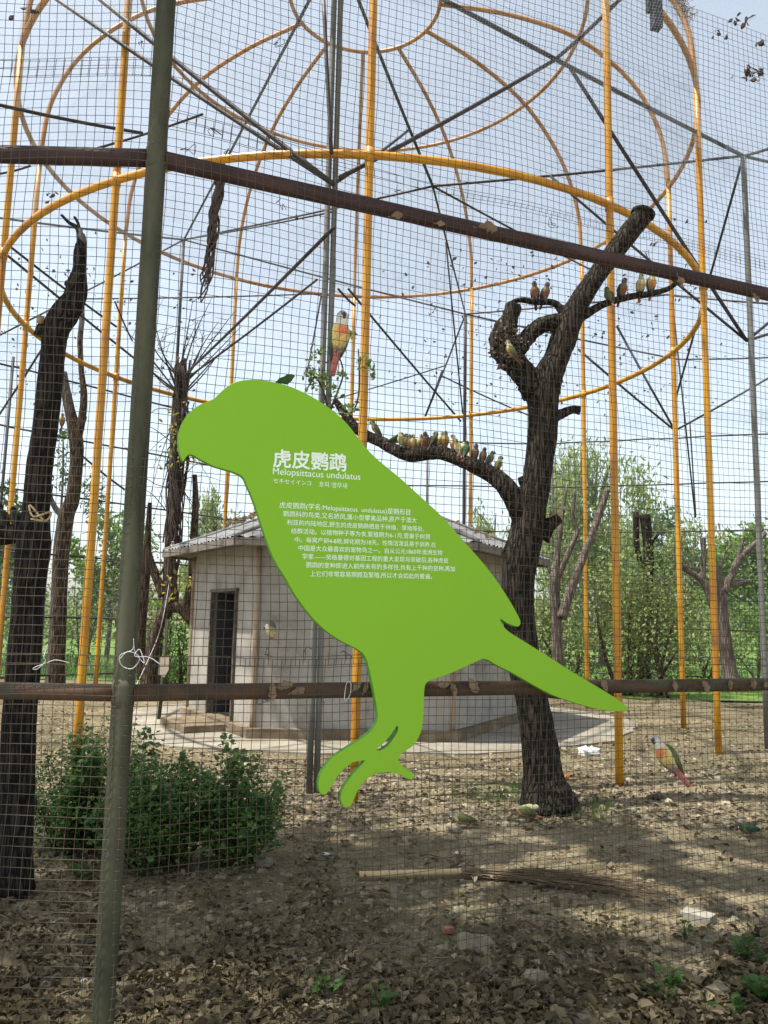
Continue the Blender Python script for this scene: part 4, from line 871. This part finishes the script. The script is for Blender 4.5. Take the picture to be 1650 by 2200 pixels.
def bird_mesh(kind, spread=False):
    c = PAL[kind]; V, Fc, Cc = [], [], []
    sec = [(-.086, -.078, .011, .003, 't'), (-.068, -.05, .014, .005, 't'), (-.05, -.022, .014, .007, 't'), (-.033, .004, .016, .013, 't'), (-.02, .025, .024, .022, 'u'), (-.006, .045, .031, .029, 'b'), (.004, .066, .0345, .0335, 'b'), (.011, .086, .0345, .034, 'r'), (.016, .104, .030, .029, 'r'), (.020, .118, .0245, .0245, 'n'), (.024, .130, .0235, .0245, 'h'), (.028, .143, .0245, .0265, 'h'), (.030, .154, .0215, .0235, 'h'), (.031, .163, .0145, .016, 'h'), (.031, .169, .005, .006, 'h')]
    n = 14
    for i, (x, z, w, t, k) in enumerate(sec):
        a = sec[max(0, i - 1)]; b_ = sec[min(len(sec) - 1, i + 1)]; T = Vector((b_[0] - a[0], 0, b_[1] - a[1])).normalized(); F_ = Vector((T.z, 0, -T.x))
        for j in range(n):
            an = 2 * PI * j / n; f = math.cos(an); ff = 1.13 if k in 'br' else 1.0
            V.append(Vector((x, 0, z)) + F_ * (f * t * ff) + Vector((0, math.sin(an) * w * ff, 0)))
            def mix(a, b_, t): t = min(1, max(0, t)); return tuple(p * (1 - t) + q * t for p, q in zip(a, b_))
            side = mix(c['back'], c['breast'], (f + .45) / .6); jit = random.uniform(.8, 1.15)
            if k == 't': col = c['tail']
            elif k == 'u': col = mix(c['back'], mix(c['breast'], c['cheek'], .4), (f + .2) / .6)
            elif k == 'b': col = mix(side, c['belly'], (f - .35) / .5 * (1.0 if kind != 'cling' else .15))
            elif k == 'r': col = mix(side, c['belly'], (f - .5) / .5 * (.25 if kind != 'cling' else .95))
            elif k == 'n': col = mix(c['back'], c['cheek'], (f + .5) / .5)
            else: col = mix(c['head'], c['cheek'], (f + .1) / .35) if i < 12 else c['head']
            col = tuple(x * jit for x in col)
            Cc.append(col)
    for i in range(len(sec) - 1):
        for j in range(n): Fc.append((i * n + j, i * n + (j + 1) % n, (i + 1) * n + (j + 1) % n, (i + 1) * n + j))
    Fc.append(tuple(range(n))[::-1]); Fc.append(tuple((len(sec) - 1) * n + j for j in range(n)))
    def tube(pts, rad, col, n=6, flat=1.0, fl=Vector((0, 1, 0))):
        m = MB(); m.tube(pts, rad, n); b0 = len(V); cen = [Vector(p) for p in pts]
        for i, v in enumerate(m.v):
            ctr = cen[i // n]; d = v - ctr
            V.append(ctr + d + fl * (d.dot(fl) * (flat - 1))); Cc.append(col if not callable(col) else col(i // n))
        for f in m.f: Fc.append(tuple(b0 + i for i in f))
    tube([(.046, 0, .147), (.056, 0, .1455), (.0625, 0, .138), (.0615, 0, .129), (.058, 0, .124)], [.0095, .0085, .0068, .004, .0012], (.07, .05, .045), 8)
    tube([(.048, 0, .136), (.054, 0, .132), (.056, 0, .128)], [.006, .005, .002], (.06, .045, .04), 6)
    for s in (1, -1):
        tube([(.041, s * .0185, .1475), (.0425, s * .0225, .1478), (.043, s * .0243, .148)], [.0052, .0046, .002], (.55, .53, .48), 8); tube([(.0432, s * .0235, .148), (.0438, s * .0252, .1482)], [.0032, .0018], (.006, .005, .005), 6)
        if not spread:
            def wc(i): return c['wing'] if i < 4 else tuple(x * .6 for x in c['wing'])
            tube([(.008, s * .028, .112), (.0, s * .0325, .095), (-.010, s * .034, .07), (-.024, s * .031, .042), (-.040, s * .024, .014), (-.056, s * .015, -.012), (-.066, s * .009, -.028)], [.010, .022, .027, .024, .018, .011, .003], wc, 10, .42)
        else:
            b0 = len(V)
            for i in range(6):
                u = i / 5
                lead = Vector((.012 - .02 * u, s * (.025 + .115 * u), .10 + .075 * u - .03 * u * u)); trail = lead + Vector((-.075 + .03 * u * u, s * .01, -.045 + .012 * u))
                for q, nrm in ((lead, .004), (trail, .001)): V.append(q + Vector((0, 0, nrm))); Cc.append(c['wing'] if i < 3 else (.10, .11, .12)); V.append(q - Vector((0, 0, nrm))); Cc.append(c['breast'] if i < 2 else (.16, .17, .18))
            for i in range(5):
                a = b0 + i * 4; e_ = a + 4
                Fc.append((a, a + 2, e_ + 2, e_)); Fc.append((a + 1, e_ + 1, e_ + 3, a + 3)); Fc.append((a + 2, a + 3, e_ + 3, e_ + 2)); Fc.append((a, e_, e_ + 1, a + 1))
        tube([(.0, s * .014, .034), (.008, s * .014, .012), (.006, s * .014, .002)], [.007, .004, .0035], (.20, .15, .13), 6)
        for da in (-.35, .35):
            tube([(.006, s * .014, .003), (.020, s * .014 + da * .018, .003), (.027, s * .014 + da * .03, -.006)], [.003, .0028, .0012], (.18, .14, .12), 5)
            tube([(.006, s * .014, .003), (-.010, s * .014 + da * .016, .001), (-.015, s * .014 + da * .02, -.008)], [.003, .0025, .001], (.18, .14, .12), 5)
    me = bpy.data.meshes.new('parrot_' + kind); me.from_pydata([tuple(v) for v in V], [], Fc)
    me.polygons.foreach_set('use_smooth', [True] * len(me.polygons))
    at_ = me.color_attributes.new('plumage', 'FLOAT_COLOR', 'POINT'); at_.data.foreach_set('color', [x for col in Cc for x in (*col, 1.0)])
    me.materials.append(M['bird']); me.update(); return me
BM = {k: bird_mesh(k) for k in PAL}; BM['fly'] = bird_mesh('pale', True); BM['fly2'] = bird_mesh('vivid', True)
def bird(kind, P, face, label, group=None, pitch=0.0, roll=0.0, s=1.0):
    "face: heading in degrees; 0 = to the right, -90 = towards the visitor"
    o = bpy.data.objects.new('parrot', BM[kind]); COL.objects.link(o)
    o.matrix_world = Matrix.Translation(P) @ Matrix.Rotation(math.radians(face + random.uniform(-14, 14)), 4, 'Z') @ Matrix.Rotation(math.radians(pitch), 4, 'Y') @ Matrix.Rotation(math.radians(roll), 4, 'X') @ Matrix.Scale(s, 4)
    return tag(o, label, 'parrot', group)
def on_limb(px, pts, rad, lift=.0):
    best = None
    for p, r in zip(pts, rad):
        d = p - CAM; x = 825 + F_PX * d.dot(RT) / d.dot(fw)
        if best is None or abs(x - px) < best[0]: best = (abs(x - px), p, r)
    return best[1] + Vector((0, 0, best[2] * .95 + lift))
ORD = ['first', 'second', 'third', 'fourth', 'fifth', 'sixth', 'seventh', 'eighth', 'ninth', 'tenth', 'eleventh', 'twelfth', 'thirteenth', 'fourteenth', 'fifteenth', 'sixteenth', 'seventeenth', 'eighteenth', 'nineteenth', 'twentieth', 'last']
ROW = [(810, 'yellow', 170, 0), (846, 'green', 20, 25), (860, 'pale', 130, 0), (873, 'yellow', -120, 0), (882, 'yellow', -70, 0), (890, 'pale', -100, 0), (898, 'vivid', -80, 0), (906, 'yellow', -60, 0), (916, 'dark', -110, 0), (927, 'dark', 60, 10), (937, 'yellow', -95, 0), (946, 'vivid', -60, 0), (958, 'yellow', -80, 0), (971, 'vivid', -110, 0), (983, 'pale', 100, 0), (992, 'pale', 75, 0), (1003, 'green', 60, 0), (1019, 'dark', -80, 0), (1035, 'dark', -70, 0), (1051, 'green', -20, 0), (1069, 'yellow', 10, 0)]
DESC = {'yellow': 'yellow-breasted parrot', 'green': 'green-backed parrot', 'pale': 'pale yellow parrot', 'dark': 'dark-headed parrot', 'vivid': 'orange-bellied parrot'}
for i, (px, k, fc, pt) in enumerate(ROW):
    bird(k, on_limb(px, BRp, BRr, .0) + Vector((0, random.uniform(-.02, .02), .004)), fc, f'{DESC[k]}, {ORD[i]} from left in the row on the low branch', 'parrots huddled on the low branch', pt + random.uniform(-8, 8), random.uniform(-6, 6), random.uniform(.76, .92))
def perch(px, py, Y): return at(px, py, Y)
UG = 'parrots on the upper twigs of the sawn tree'
bird('dark', perch(1149, 643, YT), -100, 'dark parrot on the short upper left twig, left of the pair', UG); bird('dark', perch(1172, 643, YT), -60, 'dark parrot on the short upper left twig, right of the pair', UG, s=.95)
bird('yellow', perch(1308, 650, YT), 100, 'parrot on the upper right twig in front of the yellow post', UG); bird('dark', perch(1338, 636, YT), -80, 'orange-chested dark parrot second from left on the upper right twig', UG); bird('pale', perch(1377, 627, YT), -95, 'pale parrot third from left on the upper right twig', UG); bird('vivid', perch(1400, 622, YT), -80, 'orange parrot at the outer end of the upper right twig', UG)
bird('yellow', perch(1098, 768, YT - .2), 160, 'parrot clinging to the gnarled hollow of the sawn tree', None)
bird('pale', perch(1192, 1112, YT), 30, 'slim pale green parrot on the side stub of the tree trunk', None, 35)
bird('yellow', perch(133, 912, 16.2), -60, 'orange-bellied parrot in the fork behind the black tree', None, s=1.35)
bird('grey', perch(172, 524, YL), -150, 'grey bird perched on the very top of the black tree', None, -8, s=.62)
bird('dark', perch(30, 1131, YL), 140, 'dark parrot on the left stump branch, nearer the trunk', 'parrots on the black stump branch', s=.75); bird('dark', perch(2, 1130, YL), 160, 'dark parrot on the left stump branch, at the picture edge', 'parrots on the black stump branch', s=.85)
RG = 'parrots on the hut roof'
bird('pale', at(371, 1184, 13.4), -70, 'pale parrot at the left tip of the hut roof', RG, 10); bird('yellow', at(556, 1164, 10.6), 170, 'yellow parrot on the roof edge beside the sign', RG, 30); bird('pale', at(1008, 1180, 11.6), 170, 'pale yellow parrot on the right roof slope', RG, 25); bird('grey', at(519, 1124, 12.2), 20, 'small grey bird on the left roof ridge', RG, 30, s=.8)
# clinging to the inside of the mesh
P = onplane(738, 748, PO + PN * .012, PN); bird('cling', P - PN * .05, -58, 'large orange-bellied parrot clinging to the mesh above the sign', 'parrots clinging to the mesh', 0, 0, .90)
P = onplane(1464, 1660, PO + PN * .012, PN); bird('cling', P - PN * .05, -125, 'grey-headed parrot clinging to the mesh at the lower right', 'parrots clinging to the mesh', -6, 30, .9)
bird('fly', at(583, 1372, 8.6), 200, 'yellow parrot in flight before the hut wall', None, 10, 25, 1.0)
GG = 'parrots feeding on the ground'
for px, py, k, fc, lb in ((1122, 1752, 'pale', -40, 'yellow parrot on the ground at the tree foot, left of two'), (1140, 1762, 'yellow', 150, 'olive parrot on the ground at the tree foot, right of two'), (1008, 1782, 'yellow', 160, 'olive parrot with reddish tail among stones left of the tree foot'), (1618, 1792, 'green', 185, 'dark green parrot on the ground at the right edge')):
    p = ground_at(px, py); bird(k, p + Vector((0, 0, .025)), fc, lb, GG, 52)
bird('fly2', ground_at(1392, 1462) + Vector((0, 0, .05)), 20, 'parrot with fanned wings on the ground behind the lower rail', None, 45, 0, 1.15)

# ================================================================== SMALL THINGS
# broom
A = ground_at(772, 1894); B = ground_at(1010, 1888); Cb = ground_at(1290, 1916)
br = tag(empty('broom', tuple(A)), 'twig broom with bamboo handle lying on the earth', 'broom')
b = MB(); n_ = 26; pts = [A.lerp(B, i / n_) + Vector((0, 0, .035)) for i in range(n_ + 1)]
b.tube(pts, [.021 * (1.10 if i % 6 == 0 else 1.0) for i in range(n_ + 1)], 12); b.build('handle', M['bamboo'], br)
d = (B - A).normalized(); ax = (Cb - B).normalized(); sd = Vector((-ax.y, ax.x, 0)); b = MB()
for i in range(230):
    L_ = random.uniform(.6, 1.25); sp_ = random.gauss(0, .09); st = B + Vector((0, 0, .035)) + Vector((random.gauss(0, .01), random.gauss(0, .012), random.gauss(0, .008))) - d * .05
    e = B + ax * L_ + sd * sp_ * L_; e.z = gz(e.x, e.y) + random.uniform(.005, .10) * (1.1 - L_ * .6)
    m_ = st.lerp(e, .5) + Vector((0, 0, random.uniform(0, .03)))
    b.tube(catmull([st, m_, e], 3), [.0028 - .0003 * j for j in range(7)], 4)
b.build('bristles', M['twig'], br)
b = MB(); b.tube([B - d * .06 + Vector((0, 0, .035)), B + Vector((0, 0, .035))], .025, 12); b.build('binding', M['door'], br)

def rock(mb, p, s, flat=.6, n=10):
    b0 = len(mb.v); rows = 5; R_ = [[random.uniform(.7, 1.2) for _ in range(n)] for _ in range(rows)]; ph = random.uniform(0, 6)
    for i in range(rows):
        a = PI * (i + .5) / rows
        for j in range(n):
            t = 2 * PI * j / n + ph; r = s * R_[i][j]
            mb.v.append(Vector((p[0] + r * math.sin(a) * math.cos(t), p[1] + r * math.sin(a) * math.sin(t) * .8, p[2] + r * flat * math.cos(a) + s * flat * .4)))
    for i in range(rows - 1):
        for j in range(n): mb.f.append((b0 + i * n + j, b0 + (i + 1) * n + j, b0 + (i + 1) * n + (j + 1) % n, b0 + i * n + (j + 1) % n))
    mb.f.append(tuple(b0 + j for j in range(n))); mb.f.append(tuple(b0 + (rows - 1) * n + j for j in range(n))[::-1])
STG = 'larger stones on the earth'
for px, py, s, lb in ((975, 1790, .075, 'pale angular stone beside the olive parrot left of the tree'), (880, 1815, .055, 'grey stone left of the pale angular stone'), (1020, 2045, .10, 'large grey rock below the broom handle'), (1430, 1830 - 20, .05, 'stone on the sunlit earth right of the tree'), (1250, 1700, .035, 'pale stone by the right front post foot'), (1330, 1735, .05, 'buff stone right of the tree foot'), (660, 1850, .05, 'round stone left of the white scrap under the sign'), (570, 1865, .07, 'flat brown stone behind the fence post'), (1540, 2130, .06, 'stone among weeds at the lower right'), (1150, 2120, .07, 'half buried grey rock near the bottom edge')):
    b = MB(); p = ground_at(px, py); rock(b, p, s); tag(b.build('stone', M['stone'], None, False), lb, 'stone', STG)
p = ground_at(1500, 1975); b = MB(); b.box(p + Vector((0, 0, .015)), (.08, .05, .022), -.7); tag(b.build('stone_block', M['pale_block'], None, False), 'pale rectangular stone block at the lower right', 'block')
p = ground_at(962, 2005); b = MB(); b.box(p + Vector((0, 0, .02)), (.026, .017, .014), .3); tag(b.build('brick_fragment', M['redbrick'], None, False), 'small red brick fragment below the broom', 'brick')
p = ground_at(1410, 1722); b = MB(); rock(b, p, .08, .4); tag(b.build('clod', M['bark_brown'], None, False), 'dark clod of earth between tree foot and right posts', 'clod')
p = ground_at(1218, 1676); b = MB(); rock(b, p + Vector((0, 0, .015)), .032, .95, 12); tag(b.build('orange', M['orange']), 'small orange fruit on the ground behind the tree foot', 'fruit')
for px, py, s, lb in ((700, 1843, .05, 'white scrap of paper under the sign feet'), (985, 1838, .045, 'white scrap left of the broom head'), (118, 1985, .035, 'white scrap at the lower left'), (180, 2115, .03, 'white scrap beside the fence post bottom')):
    p = ground_at(px, py); b = MB(); rock(b, p + Vector((0, 0, .005)), s * .6, .35, 7); tag(b.build('paper_scrap', M['paper'], None, False), lb, 'litter', 'white scraps on the ground')
p = ground_at(1265, 1622); b = MB(); rock(b, p, .16, .45, 9); tag(b.build('plastic_bag', M['paper'], None, False), 'crumpled pale plastic bag on the sunlit concrete edge', 'bag')
# marker board on a pole
P = at(349, 1475, 12.6); mk_ = tag(empty('marker_board', (P.x, P.y, 0)), 'small cream board on a green pole left of the hut', 'board')
b = MB(); t_ = at(360, 1330, 12.6); b.tube([(P.x - .03, P.y, 0), tuple(P), tuple(t_)], .03, 8); b.build('pole', M['moss_pipe'], mk_)
c = at(352, 1430, 12.5); w_, h_ = .075, .13; b = MB()
pl = [(-w_, h_), (w_, h_ + .01), (w_, -h_ * .5), (w_ * .2, -h_ * 1.35), (-w_, -h_)]
b.face([c + Vector((x, 0, z)) for x, z in pl]); b.face([c + Vector((x, .012, z)) for x, z in pl][::-1])
for i in range(5):
    (x0, z0), (x1, z1) = pl[i], pl[(i + 1) % 5]; b.face([c + Vector((x0, 0, z0)), c + Vector((x0, .012, z0)), c + Vector((x1, .012, z1)), c + Vector((x1, 0, z1))])
b.build('panel', M['board'], mk_, False)
# loose pale rope running from the vine tree to the ground
tag(MB().tube(catmull([at(366, 1240, 14.8), at(345, 1350, 14.2), at(315, 1425, 13.6), at(290, 1478, 13.2)], 6), .006, 6).build('rope', M['white_wire']), 'pale rope slanting down from the vine covered tree', 'rope')
tag(MB().tube(catmull([at(95, 1120, YL - .2), at(64, 1085, YL - .2), at(72, 1110, YL - .21), at(108, 1100, YL - .2), at(100, 1118, YL - .18), at(66, 1115, YL - .19)], 6), .006, 6).build('rope', M['bamboo']), 'brown rope loop round the black tree', 'rope')
# dark lamp arm under the dome at upper right, straw on the rib beside it
c = at(1404, 15, 8.6); la = tag(empty('dark_bracket', tuple(c)), 'short black metal bracket hanging at the top right of the dome', 'bracket')
MB().box(c + Vector((.03, 0, -.08)), (.055, .05, .20), .2).build('plate', M['black'], la, False); MB().box(c + Vector((-.06, 0, .15)), (.02, .03, .22), .2).build('arm', M['black'], la, False)
tag(MB().tube([c + Vector((0, 0, .1)), c + Vector((0, .1, 1.2))], .012, 6).build('rod', M['dark_steel'], la))
C, D = [], []
a = math.radians(-30) + CPH
for _ in range(900):
    k = random.uniform(6, 17); i = int(k); r, z = prof[i] * (1 - (k - i)) + prof[i + 1] * (k - i)
    C.append((CX + (r + .05) * math.cos(a) + random.gauss(0, .05), CY + (r + .05) * math.sin(a) + random.gauss(0, .05), z + random.gauss(.04, .05))); D.append((.3, .2, -.6))
v, q = leaves(np.array(C), .13, 12, dirs=np.array(D), jitter=.7); tag(fast_mesh('straw', v, q, M['fibre'], cage), kind='stuff')

# ------------------------------------------------------------------ leaf litter, gravel, twigs
def scatter(n, ylo, yhi, px_lo=-450, px_hi=2150, pw=1.0):
    out = []; n = int(n * (px_hi - px_lo) / 1770)
    while len(out) < n:
        px = random.uniform(px_lo, px_hi); py = ylo + (yhi - ylo) * random.random() ** pw
        out.append((px, py))
    return out
C = []
for px, py in scatter(21000, 1690, 2260, pw=.62):
    dens = .22 + .22 * (py > 1990) + .38 * (py > 2080) + .30 * (px < 720) * (py > 1800)
    if px > 1000 and 1700 < py < 1900: dens *= .55
    n_ = math.sin(px * .011 + py * .013) + math.sin(px * .023 - py * .009 + 2)
    if random.random() > dens * (.75 + .3 * n_): continue
    p = ground_at(px, py); C.append((p.x, p.y, p.z + random.uniform(.003, .035)))
random.shuffle(C); C = np.array(C); d = rng.normal(size=(len(C), 3)); d[:, 2] *= .45
n3 = len(C); parts_ = []; b_ = 0
for lo, hi, sz, asp in ((0, .55, .034, 1.7), (.55, .88, .048, 1.9), (.88, 1.0, .072, 1.7)):
    sl_ = slice(int(lo * n3), int(hi * n3)); v, q = leaves(C[sl_], sz, asp, up=(0, 0, 1), dirs=d[sl_], jitter=0, fold=.5); parts_.append((v, q + b_)); b_ += len(v)
v = np.concatenate([p_[0] for p_ in parts_]); q = np.concatenate([p_[1] for p_ in parts_])
tag(fast_mesh('leaf_litter', v, q, M['litter']), 'grey brown dead leaves strewn over the earth', 'leaf litter', kind='stuff')
C = []
for px, py in scatter(6500, 1470, 1780):
    p = ground_at(px, py)
    if (p - HC).xy.length < 4.0: continue
    C.append((p.x, p.y, p.z + .012))
C = np.array(C); d = rng.normal(size=(len(C), 3)); d[:, 2] *= .3
v, q = leaves(C, .055, 1.9, up=(0, 0, 1), dirs=d, jitter=0, fold=.4); tag(fast_mesh('leaf_scatter', v, q, M['speck']), 'dark crumbs of dry leaf scattered over the far ground', 'leaf litter', kind='stuff')
b = MB()
for px, py in scatter(4200, 1640, 2250, pw=.8):
    p = ground_at(px, py); rock(b, p - Vector((0, 0, .004)), random.uniform(.006, .022) if random.random() < .85 else random.uniform(.02, .04), .6, 6)
tag(b.build('gravel', M['stone'], None, False), 'small stones and rubble mixed into the earth', 'gravel', kind='stuff')
b = MB()
for px, py in scatter(5200, 1545, 1780):
    p = ground_at(px, py)
    if (p - HC).xy.length < 3.4: continue
    rock(b, p - Vector((0, 0, .006)), random.uniform(.008, .026) if random.random() < .93 else random.uniform(.03, .05), .6, 5)
tag(b.build('pebbles', M['pebble'], None, False), 'pale pebbles and crumbs of earth on the sunlit ground', 'gravel', kind='stuff')
b = MB()
for px, py in scatter(420, 1720, 2240):
    p = ground_at(px, py) + Vector((0, 0, .012)); a = random.uniform(0, PI); L_ = random.uniform(.05, .22); e = p + Vector((math.cos(a), math.sin(a), 0)) * L_
    b.tube([p, p.lerp(e, .5) + Vector((random.gauss(0, .01), random.gauss(0, .01), .01)), e], random.uniform(.0015, .004), 4)
tag(b.build('twigs', M['twig']), 'thin dry twigs lying in the litter', 'twigs', kind='stuff')

# ------------------------------------------------------------------ tall trees outside the fence that shade the foreground
GAPS = []
for px_, py_, gr_ in ((985, 1945, .30), (1080, 1880, .26), (1150, 1862, .22), (1290, 1875, .34), (1400, 1915, .30), (1210, 1840, .28), (1540, 1845, .36), (1340, 1985, .26), (1500, 1975, .26), (640, 1755, .30), (900, 1775, .34), (1450, 1790, .32), (1600, 1930, .24), (1120, 1800, .26), (760, 1810, .20)):
    g_ = ground_at(px_, py_); GAPS.append((g_.x, g_.y, gr_ * .8))
def shade_tree(label, foot, centre, rad, clumps, n):
    o = tag(empty('shade_tree', foot), label, 'tree', 'tall trees by the visitor path')
    top = Vector(centre); b = MB(); f0 = Vector(foot); b.tube(catmull([f0 - Vector((0, 0, .1)), f0 + Vector((.1, .05, top.z * .4)), f0.lerp(top, .8) + Vector((0, 0, top.z * .12))], 5), [.24 - .014 * i for i in range(11)], 12, rough=.06); b.build('trunk', M['bark_brown'], o)
    cl = []
    while len(cl) < clumps:
        p = rng.uniform(-1, 1, 3)
        if p @ p < 1: cl.append(np.array(centre) + p * np.array(rad))
    b = MB()
    for c in cl[::2]:
        s = f0.lerp(top, .75) + Vector((0, 0, top.z * .1)); b.tube(catmull([s, s.lerp(Vector(c), .5) + Vector((0, 0, .3)), Vector(c)], 3), [.06 - .007 * j for j in range(7)], 6)
    b.build('branches', M['bark_brown'], o)
    C = np.array(cl)[rng.integers(0, clumps, n)] + rng.normal(size=(n, 3)) * np.array([.40, .40, .3])
    # crown shaped for the light: leaves cut out so sun patches land on chosen spots
    sv = np.array(to_sun); G = C[:, :2] - sv[None, :2] * (C[:, 2:3] / sv[2]); keep = np.ones(len(C), bool)
    for gx_, gy_, gr in GAPS:
        d_ = G - np.array([gx_, gy_]); an_ = np.arctan2(d_[:, 1], d_[:, 0]); keep &= np.hypot(d_[:, 0], d_[:, 1]) > gr * (1 + .35 * np.sin(3 * an_ + gx_ * 9) + .2 * np.sin(5 * an_ + gy_ * 7))
    C = C[keep]
    v, q = leaves(C, .15, 1.8); fast_mesh('crown', v, q, M['camphor'], o)
shade_tree('tall leafy tree left of the visitor path shading the foreground', (-6.0, .4, 0), (-3.9, 3.9, 9.6), (3.9, 2.8, 1.4), 60, 15500)
shade_tree('tall leafy tree right of the visitor path shading the foreground', (3.6, -.8, 0), (.2, 3.4, 9.2), (3.3, 2.6, 1.3), 38, 9800)
